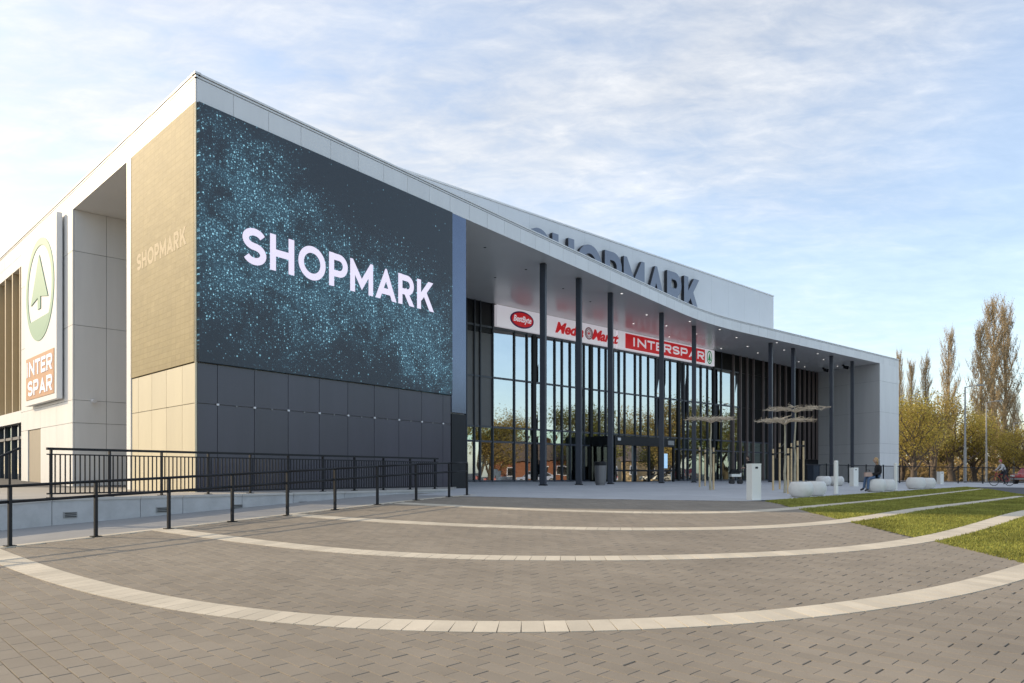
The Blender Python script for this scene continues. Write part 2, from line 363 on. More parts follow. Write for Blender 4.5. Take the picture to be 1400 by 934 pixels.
# pavers 0.40 x 0.20 in running bond, long side along dL, clipped to what the photo can show
eC = Vector((dL.y, -dL.x)); pav = []
for j in range(-210, 210):
    off = .15 if j % 2 else 0.0
    for i in range(-160, 160):
        c = dL*(i*.30 + off) + eC*(j*.15) + Vector((0, 12))
        if c.y < 4.6 or c.y > 24 or abs(c.x) > .95*c.y + 1.6: continue
        if not in_poly(c, plaza_poly): continue
        if (c - rail0).dot(nR) < .12 and c.y > 10: continue
        if (c - rail0).dot(nR) < 0: continue
        pav.append(c)
pav.sort(key=lambda c: c.length)
def paver(mb, c):
    g0 = .0012 + .0025*random.random()
    g1 = random.choice((.003, .005, .007, .010)) if random.random() < .24 + .06*(c.x > 1) else .0018
    a, b = dL*(.15 - g1), eC*(.075 - g0); ch = .0025
    tz = random.uniform(-.0012, .0012); r = random.random()
    r = r if random.random() < .93 else random.choice((-.3, 1.6))
    top = [c - a + dL*ch - b + eC*ch, c + a - dL*ch - b + eC*ch, c + a - dL*ch + b - eC*ch, c - a + dL*ch + b - eC*ch]
    bot = [c - a - b, c + a - b, c + a + b, c - a + b]
    n = len(mb.v); mb.v += [Vector((p.x, p.y, gz(p.x, p.y) + tz)) for p in top] + [Vector((p.x, p.y, gz(p.x, p.y) - .004 + tz)) for p in bot] + [Vector((p.x, p.y, gz(p.x, p.y) - .014)) for p in bot]
    fs = [(n, n+1, n+2, n+3)] + [(n+4+i, n+4+(i+1) % 4, n+(i+1) % 4, n+i) for i in range(4)] + [(n+8+i, n+8+(i+1) % 4, n+4+(i+1) % 4, n+4+i) for i in range(4)]
    mb.f += fs; mb.mi += [0]*9; mb.r += [r]*9
vis = lambda c: abs(c.x) < .66*c.y and c.y > 5.6
shown = [c for c in pav if vis(c)]; hidden = [c for c in pav if not vis(c)]
for c in shown[:300]:
    mb = MB(); paver(mb, c); mb.build('paver', PAVER, plaza, rnd=True)
mb = MB()
for c in shown[300:] + hidden: paver(mb, c)
tag(mb.build('pavers', PAVER, plaza, rnd=True), kind='stuff')
for k, lab in ((4, 'widest pale stone arc sweeping across the near plaza'), (3, 'pale stone arc second nearest the camera'), (2, 'pale stone arc third from the camera'), (1, 'pale stone arc nearest the terrace')):
    pts = band_c[k]
    if k >= 3:
        e = bpy.data.objects.new('paving_band', None); COL.objects.link(e); tag(e, lab, kind='structure')
        for i in range(len(pts)-1):
            mb = MB(); strip([pts[i], pts[i+1]], BH, lambda x, y: gz(x, y) + .006, mb, .0035); mb.build('slab', SLAB, e, rnd=True)
    else:
        mb = MB(); strip(pts, BH, lambda x, y: gz(x, y) + .007, mb, .003); tag(mb.build('paving_band', SLAB, rnd=True), lab, kind='structure')
# stone kerb line under the handrail, wall-side path
mb = MB(); kp = [rail0 - dR*8 + dR*(.5*i) for i in range(42)]; strip(kp, .09, lambda x, y: gz(x, y) + .005, mb, .002)
tag(mb.build('kerb', SLAB, rnd=True), 'pale stone edging under the black handrail', kind='structure')
mb = MB(); q = [rail0 - dR*8, rail1 + dR*.6]
pa = [W0 + nW*.02, W1 + nW*.02]
for i in range(30):
    a0, a1 = rail0 - dR*8 + dR*(.66*i), rail0 - dR*8 + dR*(.66*(i+1)); b0, b1 = a0 - nR*3.2, a1 - nR*3.2
    zz = lambda p: Vector((p.x, p.y, gz(p.x, p.y) - .003))
    mb.quad(zz(a0), zz(a1), zz(b1), zz(b0))
tag(mb.build('ramp_path', mat('grey_paving', (.30, .295, .29), .85, var=.12, vscale=1.5)), 'grey paved strip between handrail and retaining wall', kind='structure')

# ---- grass
bm = bmesh.new(); f = bm.faces.new([bm.verts.new((p[0], p[1], 0)) for p in grass_poly]); bmesh.ops.triangulate(bm, faces=[f])
for _ in range(4): bmesh.ops.subdivide_edges(bm, edges=[e for e in bm.edges if e.calc_length() > 1.5], cuts=1, use_grid_fill=True)
for v in bm.verts: v.co.z = gz(v.co.x, v.co.y) - .004
bmesh.ops.recalc_face_normals(bm, faces=bm.faces)
me = bpy.data.meshes.new('lawn'); bm.to_mesh(me); bm.free(); me.materials.append(SOIL)
tag(link('lawn', me), 'earth under the lawn strips', kind='structure')
def foliage_mat(name, col, var=.35, vscale=1.0, trans=.3, attr=.35):
    m = mat(name, col, .75, var=var, vscale=vscale, attr=attr, spec=.2); nt = m.node_tree; b = nt.nodes['Principled BSDF']
    t = nt.nodes.new('ShaderNodeBsdfTranslucent'); x = nt.nodes.new('ShaderNodeMixShader'); x.inputs[0].default_value = trans
    src = b.inputs['Base Color'].links[0].from_socket; nt.links.new(src, t.inputs[0])
    nt.links.new(b.outputs[0], x.inputs[1]); nt.links.new(t.outputs[0], x.inputs[2]); nt.links.new(x.outputs[0], nt.nodes['Material Output'].inputs[0]); return m
GRASS = foliage_mat('grass_blade', (.31, .31, .075), var=.5, vscale=.9, trans=.35)
minx = min(p[0] for p in grass_poly); maxx = max(p[0] for p in grass_poly); miny = min(p[1] for p in grass_poly); maxy = max(p[1] for p in grass_poly)
bandpts = [p for k in band_c for p in band_c[k] if p.x > 4]
cell = {}
for p in bandpts:
    for ax in (-1, 0, 1):
        for ay in (-1, 0, 1): cell.setdefault((int(p.x//.5)+ax, int(p.y//.5)+ay), []).append(p)
gv, gf, gr = [], [], []; rg = random.Random(3); cnt = 0
while cnt < 200000:
    x, y = rg.uniform(minx, min(maxx, 32)), rg.uniform(miny, maxy)
    if rg.random() > min(1, (15/y)**1.6) or x > .95*y or not in_poly((x, y), grass_poly): continue
    cnt += 1
    if any((p.x-x)**2 + (p.y-y)**2 < .042 for p in cell.get((int(x//.5), int(y//.5)), ())): continue
    z = gz(x, y) - .006; a = rg.uniform(0, 6.283); h = rg.uniform(.015, .042)*(1 + .010*y); w = rg.uniform(.004, .009)*(1 + .05*y)
    dx, dy = math.cos(a)*w, math.sin(a)*w; lx, ly = rg.uniform(-.03, .03), rg.uniform(-.03, .03); n = len(gv)
    gv += [(x-dx, y-dy, z), (x+dx, y+dy, z), (x+lx, y+ly, z+h)]; gf.append((n, n+1, n+2)); gr.append(rg.random())
tag(link('grass', mesh_from('grass', gv, gf, GRASS, rnd=gr)), 'short spring grass in strips between the stone arcs', 'grass', kind='stuff')

# ------------------------------------------------------------------ lettering
HW = .105
def glyph(ch, w):
    arc = lambda cx, cy, rx, ry, a0, a1, n=18: [(cx + rx*math.cos(math.radians(a0 + (a1-a0)*i/n)), cy + ry*math.sin(math.radians(a0 + (a1-a0)*i/n))) for i in range(n+1)]
    h = HW; L, R, B, T = h, w-h, h, 1-h; ry = (T-B)/4
    if ch == 'S': return [(arc(w/2, T-ry, w/2-h, ry, 25, 270) + arc(w/2, B+ry, w/2-h, ry, 90, -155)[1:], False)]
    if ch == 'H': return [([(L, -.1), (L, 1.1)], False), ([(R, -.1), (R, 1.1)], False), ([(L, .5), (R, .5)], False)]
    if ch == 'O': return [(arc(w/2, .5, w/2-h, .5-h, 0, 360, 40)[:-1], True)]
    if ch in 'PR':
        b = .40 if ch == 'P' else .44; r = (T-b)/2
        o = [([(L, -.1), (L, 1.1)], False), ([(L, T), (R-r, T)] + arc(R-r, b+r, r, r, 90, -90)[1:-1] + [(R-r, b), (L, b)], False)]
        if ch == 'R': o.append(([(w*.40, b+.08), (R+.07, -.1)], False))
        return o
    if ch == 'M': return [([(L, -.2), (L, T-.05), (w/2, .28), (R, T-.05), (R, -.2)], False)]
    if ch == 'A': return [([(L-.06, -.1), (w/2, 1-h*1.6), (R+.06, -.1)], False), ([(w*.2, .27), (w*.8, .27)], False)]
    if ch == 'K': return [([(L, -.1), (L, 1.1)], False), ([(L+.05, .36), (R+.05, 1.12)], False), ([(w*.42, .62), (R+.06, -.1)], False)]
    if ch == 'I': return [([(L, -.1), (L, 1.1)], False)]
    if ch == 'N': return [([(L, -.2), (L, T-.02), (R, B+.02), (R, 1.2)], False)]
    if ch == 'T': return [([(0, T), (w, T)], False), ([(w/2, -.1), (w/2, T)], False)]
    if ch == 'E': return [([(L, -.1), (L, 1.1)], False), ([(L, T), (w, T)], False), ([(L, .5), (w*.9, .5)], False), ([(L, B), (w, B)], False)]
def stroke_quads(pts, closed, hw):
    P = [Vector(p) for p in pts]; n = len(P); off = []
    for i in range(n):
        a = P[i-1] if (i or closed) else None; b = P[(i+1) % n] if (i < n-1 or closed) else None
        d0 = (P[i]-a).normalized() if a is not None else None; d1 = (b-P[i]).normalized() if b is not None else None
        d0 = d0 or d1; d1 = d1 or d0; m = Vector((-d0.y-d1.y, d0.x+d1.x))
        m = m.normalized() if m.length > 1e-4 else Vector((-d0.y, d0.x)); k = max(.12, m.dot(Vector((-d0.y, d0.x))))
        off.append(m*(hw/k))
    out = []
    for i in range(n if closed else n-1):
        j = (i+1) % n; out.append([P[i]-off[i], P[j]-off[j], P[j]+off[j], P[i]+off[i]])
    return out
def clip_y(poly, lo, hi):
    for sgn, lim in ((1, lo), (-1, -hi)):
        o = []
        for i in range(len(poly)):
            a, b = poly[i-1], poly[i]; fa, fb = sgn*a.y - lim, sgn*b.y - lim
            if (fa < 0) != (fb < 0): o.append(a + (b-a)*(fa/(fa-fb)))
            if fb >= 0: o.append(b)
        poly = o
        if len(poly) < 3: return []
    return poly
def letter(parent, ch, P0, d, n, x0, x1, z0, cap, depth, mats, name='letter', hw=None, back=0.0):
    """one letter standing in the vertical plane P0 + d*x, pushed out along n; side walls take mats[1]"""
    mb = MB(); w = (x1-x0)/cap; k = 0
    for pts, cl in glyph(ch, w):
        e = depth + .0015*k; k += 1
        for q in stroke_quads(pts, cl, hw or HW):
            q = clip_y(q, 0, 1)
            if len(q) < 3: continue
            W = lambda p, o: V2(P0 + d*(x0 + p.x*cap) + n*o, z0 + p.y*cap)
            m = len(mb.v); c = len(q); mb.v += [W(p, e) for p in q] + [W(p, back) for p in q]
            mb.f.append(tuple(range(m, m+c))); mb.mi.append(0)
            for i in range(c): mb.f.append((m+i, m+c+i, m+c+(i+1) % c, m+(i+1) % c)); mb.mi.append(len(mats)-1)
    mb.r = [0]*len(mb.f)
    return mb.build(name, mats, parent)
LOGO = [('S', 80, 235), ('H', 256, 413), ('O', 437, 613), ('P', 633, 754), ('M', 768, 916), ('A', 932, 1062), ('R', 1075, 1176), ('K', 1195, 1302)]
_s = lambda zx: (lambda x: 24.68*(x-268)/(1434-x))(310 + zx/4.667)
LOGO = [(c, (_s(a)-_s(80))/(_s(1302)-_s(80)), (_s(b)-_s(80))/(_s(1302)-_s(80))) for c, a, b in LOGO]
def logo(parent, P0, d, n, x0, width, z0, cap, depth, mats, hw=None, back=0.0):
    for c, a, b in LOGO: letter(parent, c, P0, d, n, x0 + a*width, x0 + b*width, z0, cap, depth, mats, hw=hw, back=back)
def word(parent, txt, P0, d, n, x0, x1, z0, cap, depth, mats, back=0.0, hw=None):
    W = dict(I=.24, N=.82, T=.72, E=.66, R=.76, S=.74, P=.74, A=.86)
    tot = sum(W[c] for c in txt) + .16*(len(txt)-1); sc = (x1-x0)/(tot*cap); x = x0
    for c in txt: letter(parent, c, P0, d, n, x, x + W[c]*cap*sc, z0, cap, depth, mats, back=back, hw=hw); x += (W[c]+.16)*cap*sc
def font(parent, txt, P0, d, n, x0, x1, z0, cap, depth, m, shear=0.0, bold=.02, name='lettering', back=0.0):
    cu = bpy.data.curves.new('t', 'FONT'); cu.body = txt; cu.size = 1; cu.shear = shear; cu.offset = bold; cu.extrude = .01; cu.resolution_u = 3
    o = bpy.data.objects.new('t', cu); COL.objects.link(o); bpy.context.view_layer.update()
    me = bpy.data.meshes.new_from_object(o.evaluated_get(bpy.context.evaluated_depsgraph_get())); bpy.data.objects.remove(o)
    xs_ = [v.co.x for v in me.vertices]; ax, bx = min(xs_), max(xs_); ccap = .72
    for v in me.vertices:
        X = x0 + (v.co.x-ax)/(bx-ax)*(x1-x0); Zz = z0 + v.co.y/ccap*cap; e = depth if v.co.z > 0 else back
        p = P0 + d*X + n*e; v.co = (p.x, p.y, Zz)
    me.materials.clear(); me.materials.append(m); me.update()
    return link(name, me, parent)

# ------------------------------------------------------------------ the shopping centre
mall = thing('shopping_centre', 'large white flat-roofed shopping centre with deep glazed entrance canopy', 'building', V2(C0, ZD))
IN = -nL                                                             # into the building from the left face
def wall(pts, z0, z1, m, name='wall'): return MB().prism(pts, z0, z1).build(name, m, mall)
def panel(P0, d, n, s0, s1, z0, z1, m, name='panel', proud=.03, gap=.008, t=.03, parent=None):
    a, b = s0 + gap, s1 - gap
    pts = [P0 + d*a + n*(proud-t), P0 + d*b + n*(proud-t), P0 + d*b + n*proud, P0 + d*a + n*proud]
    f0 = (lambda x, y: z0(x, y)) if callable(z0) else z0 + gap
    return MB().prism(pts, f0, z1 - gap).build(name, m, parent or mall)
# masses
SEND = 11.33
wall([C0 + nA*-.05 + nL*-.05, PA(SEND) - nA*.05, G0 + Vector((-.4, .3)), PL(5.28) + IN*6, PL(5.28) + IN*.05], ZD - .7, ZS, GREYTRIM)
wall([PL(11.42) + IN*.05, PL(11.42) + IN*4, G0 + Vector((-1, 1.2)), G0 + Vector((-30, 30)), PL(60) + IN*.75, PL(19.6) + IN*.75, PL(19.6) + IN*.05], ZD - .5, ZS, GREYTRIM)
wall([PL(5.3) + IN*4, PL(11.4) + IN*4, PL(11.4) + IN*6, PL(5.3) + IN*6], ZD - .3, ZS, GREYPANEL)
# fascia path with a curved bend
T = 4.4; pth = [BEND - dA*T, BEND, BEND + dB2*T]
arcp = [(1-t)**2*pth[0] + 2*t*(1-t)*pth[1] + t*t*pth[2] for t in [i/14 for i in range(15)]]
front = [C0] + arcp + [E2]
back = [E2 + Vector((-18, 20)), Vector((-30, 110)), PL(60.3)]
mb = MB(); mb.prism(front + back, ZS, ZT - .05); roof = mb.build('roof', SOFFIT, mall)
def resample(pl, step, first=None):
    out = [pl[0]]; need = first or step
    for a, b in zip(pl, pl[1:]):
        L = (b-a).length; a0 = a
        while L >= need - 1e-9:
            q = a0 + (b-a0).normalized()*need; out.append(q); L -= need; a0 = q; need = step
        need -= L
    if (pl[-1]-out[-1]).length > .05: out.append(pl[-1])
    return out
def fascia(pl, side, step, first):
    P = resample(pl, step, first)
    for a, b in zip(P, P[1:]):
        d = (b-a).normalized(); n = Vector((d.y, -d.x))*side
        panel(a, d, n, 0, (b-a).length, ZS - .012, ZT - .14, WHITE, 'fascia_panel', .035, .006, .035)
    for z0, z1, pr, m, nm in ((ZT - .125, ZT - .075, .045, WHITE, 'roof_trim'), (ZT - .055, ZT, .07, WHITE, 'roof_cap'), (ZT - .16, ZT - .01, .0, GREYTRIM, 'roof_trim_back')):
        mb = MB(); Q = pl
        for i in range(len(Q)-1):
            a, b = Q[i], Q[i+1]; d = (b-a).normalized(); n = Vector((d.y, -d.x))*side
            i0 = -.1 if nm == 'roof_cap' else -.03
            e0 = d*(pr if i == 0 else 0)
            mb.prism([a + n*i0 - e0, b + n*i0, b + n*pr, a + n*pr - e0], z0, z1)
        mb.build(nm, m, mall)
fascia(front, 1, 1.16, 1.10)
fascia([PL(-.02), PL(60)], -1, 1.16, .95)
# -- front wall: two rows of dark panels under the screen
ZJ = [2.965 + EYE, 1.895 + EYE]
js = [.012] + [.61 + 1.172*i for i in range(9)] + [10.44]
for a, b in zip(js, js[1:]):
    panel(C0, dA, nA, a, b, ZJ[1], ZJ[0], DARKPANEL, 'lower_panel'); panel(C0, dA, nA, a, b, ZD - .35, ZJ[1], DARKPANEL, 'lower_panel')
lamp = mat('small_lamp', (.7, .7, .72), .3)
for i in range(9):
    p = PA(.61 + 1.172*i) + nA*.035
    MB().box(V2(p, ZJ[1]), .07, .05, .05, math.atan2(dA.y, dA.x)).build('panel_fixing', lamp, mall)
    if i < 8:
        p = PA(.61 + 1.172*(i+.5)) + nA*.035; MB().box(V2(p, ZJ[1] - .01), .04, .04, .035, math.atan2(dA.y, dA.x)).build('panel_fixing', GREYTRIM, mall)
# -- left wall: cream panels under the gold mesh
js = [.012, .88, 2.04, 3.2, 4.35, 4.93]
for a, b in zip(js, js[1:]):
    panel(C0, dL, nL, a, b, ZJ[1], ZJ[0], CREAM, 'lower_panel', .03); panel(C0, dL, nL, a, b, ZD - .02, ZJ[1], CREAM, 'lower_panel', .03)
panel(C0, dL, nL, 4.95, 5.33, ZD, ZS - .02, WHITE, 'edge_trim', .06, .0, .12)
panel(C0, dA, nA, -.045, .005, ZD, ZS - .02, CREAM, 'corner_trim', .03, .0, .03)
# pilaster right of the screen
panel(C0, dA, nA, 10.47, SEND, 2.35 + EYE, ZS - .015, PILASTER, 'pilaster', .05, .0, .08)
panel(C0, dA, nA, 10.47, SEND, lambda x, y: gz(x, y) - .1, 2.3 + EYE, BLACK, 'pilaster_base', .05, .0, .08)
# -- recess in the left face
HJ = [ZD, 1.93 + EYE, 2.78 + EYE, 5.57 + EYE, 8.32 + EYE, ZS]
for z0, z1 in zip(HJ, HJ[1:]):
    for a, b in ((0, 1.1), (1.1, 2.3), (2.3, 3.95)):
        panel(PL(11.4), IN, -dL, a, b, z0, z1, WHITE, 'recess_panel', .03, .008)
# pier with the banner, and a niche door
for z0, z1 in zip(HJ, HJ[1:]):
    cuts = [11.38, 13.6, 16.1, 18.3, 19.55]
    for a, b in zip(cuts, cuts[1:]):
        if z0 == ZD and a == 16.1: continue
        panel(C0, dL, nL, a, b, z0, z1, WHITE, 'pier_panel', .05, .008, .05)
panel(C0, dL, nL, 16.1, 18.3, ZD, 1.93 + EYE, mat('tan_door', (.36, .31, .24), .6, var=.05), 'side_door', .008, .0, .006)
# far left: gold fins above a shopfront
GOLD = mat('gold_fin', (.48, .40, .27), .4, metal=.3, var=.06)
FB = mat('gold_backing', (.48, .385, .225), .5, var=.08)  # one even gold for the sunlit backing behind the fins
MB().prism([PL(19.6) + IN*.5, PL(60) + IN*.5, PL(60) + IN*.6, PL(19.6) + IN*.6], 2.8 + EYE, ZS).build('fin_backing', FB, mall)
for i in range(24):
    s = 19.9 + 1.5*i; MB().prism([PL(s) + IN*.48, PL(s+.14) + IN*.48, PL(s+.14) + nL*.02, PL(s) + nL*.02], 2.86 + EYE, 9.4 + EYE).build('gold_fin', GOLD, mall)
panel(C0, dL, nL, 19.55, 60, 9.36 + EYE, ZS, WHITE, 'upper_beam', .03, .0, .5); panel(C0, dL, nL, 19.55, 60, 2.35 + EYE, 2.88 + EYE, WHITE, 'sill_beam', .05, .0, .5)
for i in range(12):
    s = 19.7 + 1.5*i; m_ = GLASS if i % 2 else GLASSG
    panel(C0, dL, nL, s, s + 1.5, ZD, 2.35 + EYE, m_, 'shop_pane', -.3, .05, .02)
    MB().prism([PL(s-.05) + IN*.34, PL(s+.05) + IN*.34, PL(s+.05) + IN*.18, PL(s-.05) + IN*.18], ZD, 2.4 + EYE).build('shop_mullion', STEEL, mall)
panel(C0, dL, nL, 19.6, 40, 1.65 + EYE, 1.78 + EYE, STEEL, 'shop_transom', -.2, .0, .1)
# -- wall camera on the recess wall
mb = MB(); p = PL(11.4) + IN*.6 - dL*.12; mb.tube(V2(p, 2.78 + EYE), V2(p - dL*.25, 2.74 + EYE), .07, n=10); mb.tube(V2(p + dL*.1, 2.78 + EYE), V2(p, 2.78 + EYE), .03)
mb.build('wall_camera', lamp, mall)
# -- columns
CP = [(742.7, 360.4), (791.5, 380.4), (834.6, 400.3), (904.5, 427.6), (948.8, 445.6), (1053.6, 468.8), (1084.5, 476), (1136.7, 486.5), (1165.2, 494)]
for i, (x, y) in enumerate(CP):
    Y = 9.86*F/(HY - y); p = Vector(((x - CX)/F*Y, Y)); d = dA if i < 5 else dB2
    o = MB().box((p.x, p.y, gz(p.x, p.y) - .03), .26, .26, ZS + .01 - gz(p.x, p.y), math.atan2(d.y, d.x) + .25, True).build('column', STEEL, mall)
    MB().box((p.x, p.y, gz(p.x, p.y) + .002), .34, .34, .05, math.atan2(d.y, d.x) + .25, True).build('base_plate', BLACK, o)
# -- glazed wall
TZ = [None, 1.90 + EYE, 2.74 + EYE, 5.59 + EYE, 8.46 + EYE, ZS]
verts_px = [637, 648, 656, 673, 702.7, 720, 729.7, 745, 758, 768, 779, 788, 798, 807.6, 819, 828, 838, 846, 853.8, 868, 875.6, 886, 896.5, 906, 916, 927.4, 934, 940, 949, 958, 966.8, 975.4, 985.6, 1001, 1011, 1020, 1028.5, 1042, 1050]
thick = {729.7, 807.6, 927.4, 975.4}
rp = random.Random(5)
def pane(t0, t1, z0, z1, m, name='window_pane'):
    k0, k1 = rp.uniform(-.005, .005), rp.uniform(-.005, .005); g = .03
    a, b = PB(t0 + g), PB(t1 - g); zz0 = (gz(a.x, a.y) + .06) if z0 is None else z0 + g
    q = [V2(a + nB*k0, zz0), V2(b + nB*k1, zz0), V2(b + nB*(k1 + rp.uniform(-.006, .006)), z1 - g), V2(a + nB*(k0 + rp.uniform(-.006, .006)), z1 - g)]
    bk = [v - V2(nB*.02) for v in q]
    me = mesh_from(name, q + bk, [(0, 1, 2, 3), (7, 6, 5, 4), (0, 4, 5, 1), (1, 5, 6, 2), (2, 6, 7, 3), (3, 7, 4, 0)], m)
    return link(name, me, mall)
gnd = lambda p: gz(p.x, p.y)
for x0, x1 in zip(verts_px, verts_px[1:]):
    t0, t1 = GL(x0), GL(x1)
    for r in range(4):
        z0, z1 = TZ[r], TZ[r+1]
        if r == 1: pane(t0, t1, z0, z1, GLASSG)
        elif r == 0: pane(t0, t1, z0, z1, GLASS if x0 < 940 else GLASSG)
        elif x1 <= 674: panel(G0, dB, nB, t0, t1, z0, z1 if r == 2 else 8.1 + EYE, GREYPANEL, 'grey_infill', .0, .02)
        elif x0 < 1010: pane(t0, t1, z0, z1, GLASS)
        else: panel(G0, dB, nB, t0, t1, z0, z1, BROWNDARK, 'dark_infill', .0, .01)
for x in verts_px + [1058, 1064.5, 1073, 1082, 1092, 1098.7, 1105, 1110.7, 1116]:
    t = GL(x); p = PB(t); w = .28 if x in thick else (.065 if x < 990 else .10); dep = .16 if x < 990 else .30
    zt = 8.5 + EYE if 673 < x < 972 else ZS
    m_ = BLACK if x in thick else (STEEL if x < 990 else PINKFIN)
    zb = gnd(p) if x <= 1050 else 1.45 + EYE
    MB().prism([p - dB*w/2 - nB*.06, p + dB*w/2 - nB*.06, p + dB*w/2 + nB*dep*.6, p - dB*w/2 + nB*dep*.6], zb, zt).build('fin' if x > 990 else 'mullion', m_, mall)
tA, tB, tC, tD = GL(637), GL(673.5), GL(1011), GL(1118.5)
for r, z in ((0, None), (1, TZ[1]), (2, TZ[2]), (3, TZ[3]), (4, TZ[4])):
    t1 = GL(1050) if r in (0, 1, 2) else tC; h = .11 if r else .12
    a, b = PB(tA), PB(t1)
    MB().prism([a - nB*.05, b - nB*.05, b + nB*.05, a + nB*.05], (lambda x, y: gz(x, y) - .05) if z is None else z - h/2, (lambda x, y: gz(x, y) + .1) if z is None else z + h/2).build('transom', STEEL, mall)
panel(G0, dB, nB, tA, GL(673), 8.1 + EYE, ZS, BLACK, 'dark_infill', .0, .005)
panel(G0, dB, nB, GL(673), GL(975), 8.5 + EYE, ZS, BLACK, 'sign_backing', .02, .005)
for a, b in ((975, 1011), (1011, 1050)): panel(G0, dB, nB, GL(a), GL(b), 8.46 + EYE, ZS, BROWNDARK, 'dark_infill', .01, .01)
for k in range(5):
    a, b = 1050 + 13.7*k, 1050 + 13.7*(k+1)
    panel(G0, dB, nB, GL(a), GL(b), 1.45 + EYE, 5.6 + EYE, BROWNDARK, 'dark_infill', .0, .01); panel(G0, dB, nB, GL(a), GL(b), 5.6 + EYE, ZS, BROWNDARK, 'dark_infill', .0, .01)
    panel(G0, dB, nB, GL(a), GL(b), lambda x, y: gz(x, y) - .05, 1.45 + EYE, BLACK, 'black_plinth', .05, .01)
# interior behind the glass
INT = mat('interior_dark', (.06, .058, .055), .7, var=.2, vscale=.6); INTF = mat('interior_floor', (.22, .21, .20), .35)
MB().prism([PB(-.5) - nB*9, PB(36) - nB*9, PB(36) - nB*9.2, PB(-.5) - nB*9.2], ZD - .2, ZS).build('interior_wall', INT, mall)
MB().prism([PB(-.5) - nB*9, PB(36) - nB*9, PB(36) - nB*.08, PB(-.5) - nB*.08], ZD - .4, ZD - .02).build('interior_floor', INTF, mall)
MB().prism([PB(-.5) - nB*9, PB(36) - nB*9, PB(36) - nB*2.2, PB(-.5) - nB*2.2], 3.0 + EYE, 3.3 + EYE).build('mezzanine', INT, mall)
IL = mat('interior_lamp', (.9, .85, .75), .5, emit=(1, .88, .7), estr=5)
for i in range(9):
    p = PB(2 + 3.6*i) - nB*4.5; MB().box(V2(p, 2.95 + EYE), 1.4, .25, .06, math.atan2(dB.y, dB.x)).build('interior_lamp', IL, mall)
    p = PB(3.2 + 3.6*i) - nB*5.5; MB().box(V2(p, ZD), 1.5, .6, 1.1 + .5*(i % 3), math.atan2(dB.y, dB.x), True).build('shop_counter', mat('counter_%s' % 'abc'[i % 3], ((.5, .45, .4), (.12, .2, .3), (.4, .15, .1))[i % 3], .5), mall)
# -- right end block
NI = Vector(((G1-E1).normalized().y, -(G1-E1).normalized().x)); dI = (E1 - G1).normalized(); NI = Vector((-dI.y, dI.x)); NI = NI if NI.x < 0 else -NI
dE = (E2 - E1).normalized(); nE = Vector((dE.y, -dE.x))
LI = (E1 - G1).length; LE = (E2 - E1).length
MB().prism([E1 - nE*.05 - NI*.05, E2 - nE*.05 - dE*.05, E2 + Vector((-14, 15)), G1 + Vector((-8, 8)), G1 - NI*.05], -.6, ZS).build('end_block', GREYTRIM, mall)
for z0, z1 in zip(HJ, HJ[1:]):
    zz = (lambda x, y: gz(x, y) - .1) if z0 == ZD else z0
    for a, b in ((0, LI*.5), (LI*.5, LI)): panel(G1, dI, NI, a, b, zz, z1, WHITE, 'end_panel', .0, .008)
    panel(E1, dE, nE, -.0, LE, zz, z1, WHITE, 'end_panel', .03, .008)
for k, (x, y) in enumerate(((1125, 505), (1152, 501))):
    Y = 9.7*F/(HY - y); p = Vector(((x - CX)/F*Y, Y)); MB().tube((p.x, p.y, ZS), (p.x + .2, p.y - .2, ZS - .35), .09).tube((p.x + .05, p.y - .05, ZS - .2), (p.x + .45, p.y - .15, ZS - .3), .12, .16).build('soffit_camera', BLACK, mall)
# -- soffit downlights
DL = mat('downlight', (.8, .8, .8), .4, emit=(1, .96, .9), estr=.5)
for x, y in ((663, 339), (677, 380), (719, 369), (770, 395), (807, 413), (850, 402), (911, 446), (943, 440), (952, 457), (984, 451), (1007, 462), (1022, 474), (986, 477), (1036, 483), (1062, 469), (1072, 479), (1092, 495), (1100, 502), (1118, 484), (1126, 492), (1145, 501), (915, 461), (884, 431), (866, 443)):
    Y = 9.84*F/(HY - y); p = ((x - CX)/F*Y, Y)
    MB().tube((p[0], p[1], ZS - .012), (p[0], p[1], ZS + .01), .06, n=12).build('downlight', DL if x > 840 else BLACK, mall)
# -- roof box behind the canopy edge
RB = lambda px: PB(GL(px))
x0_, x1_ = RB(470), RB(1057)
MB().prism([x0_, x1_, x1_ - nB*20, x0_ - nB*20], ZT - .3, 15.75 + EYE).build('roof_box', WHITE, mall)
for i in range(17):
    L = (x1_ - x0_).length/17; panel(x0_, dB, nB, i*L, (i+1)*L, ZT - .3, 15.72 + EYE, mat('roof_box_panel', (.70, .715, .73), .42, var=.04, vscale=.4), 'roof_box_panel', .04, .003, .04)
MB().prism([x0_ + nB*.07, x1_ + nB*.07 + dB*.05, x1_ - nB*.2 + dB*.05, x0_ - nB*.2], 15.74 + EYE, 15.84 + EYE).build('roof_box_cap', WHITE, mall)
# -- entrance vestibule with revolving door
vest = MB(); t0, t1 = GL(806), GL(889); D = 2.1
p00, p10 = PB(t0), PB(t1); zg = min(gnd(p00 + nB*D), gnd(p10 + nB*D)) - .02
vest.prism([p00 + nB*.1, p10 + nB*.1, p10 + nB*D, p00 + nB*D], zg + 2.42, zg + 3.0)
vobj = vest.build('entrance_vestibule', BLACK, mall)
def vpost(t, o, w=.14, name='post', z=2.42): 
    p = PB(t) + nB*o; MB().box((p.x, p.y, zg), w, w, z, math.atan2(dB.y, dB.x), True).build(name, BLACK, vobj)
tm = t0 + (t1-t0)*.56
for t in (t0 + .08, tm, t1 - .08, t0 + (t1-t0)*.16, t0 + (t1-t0)*.74): vpost(t, D - .1)
vpost(t0 + .08, .3); vpost(t1 - .08, .3)
cuts = [t0 + .15, t0 + (t1-t0)*.16, tm, t0 + (t1-t0)*.74, t1 - .15]
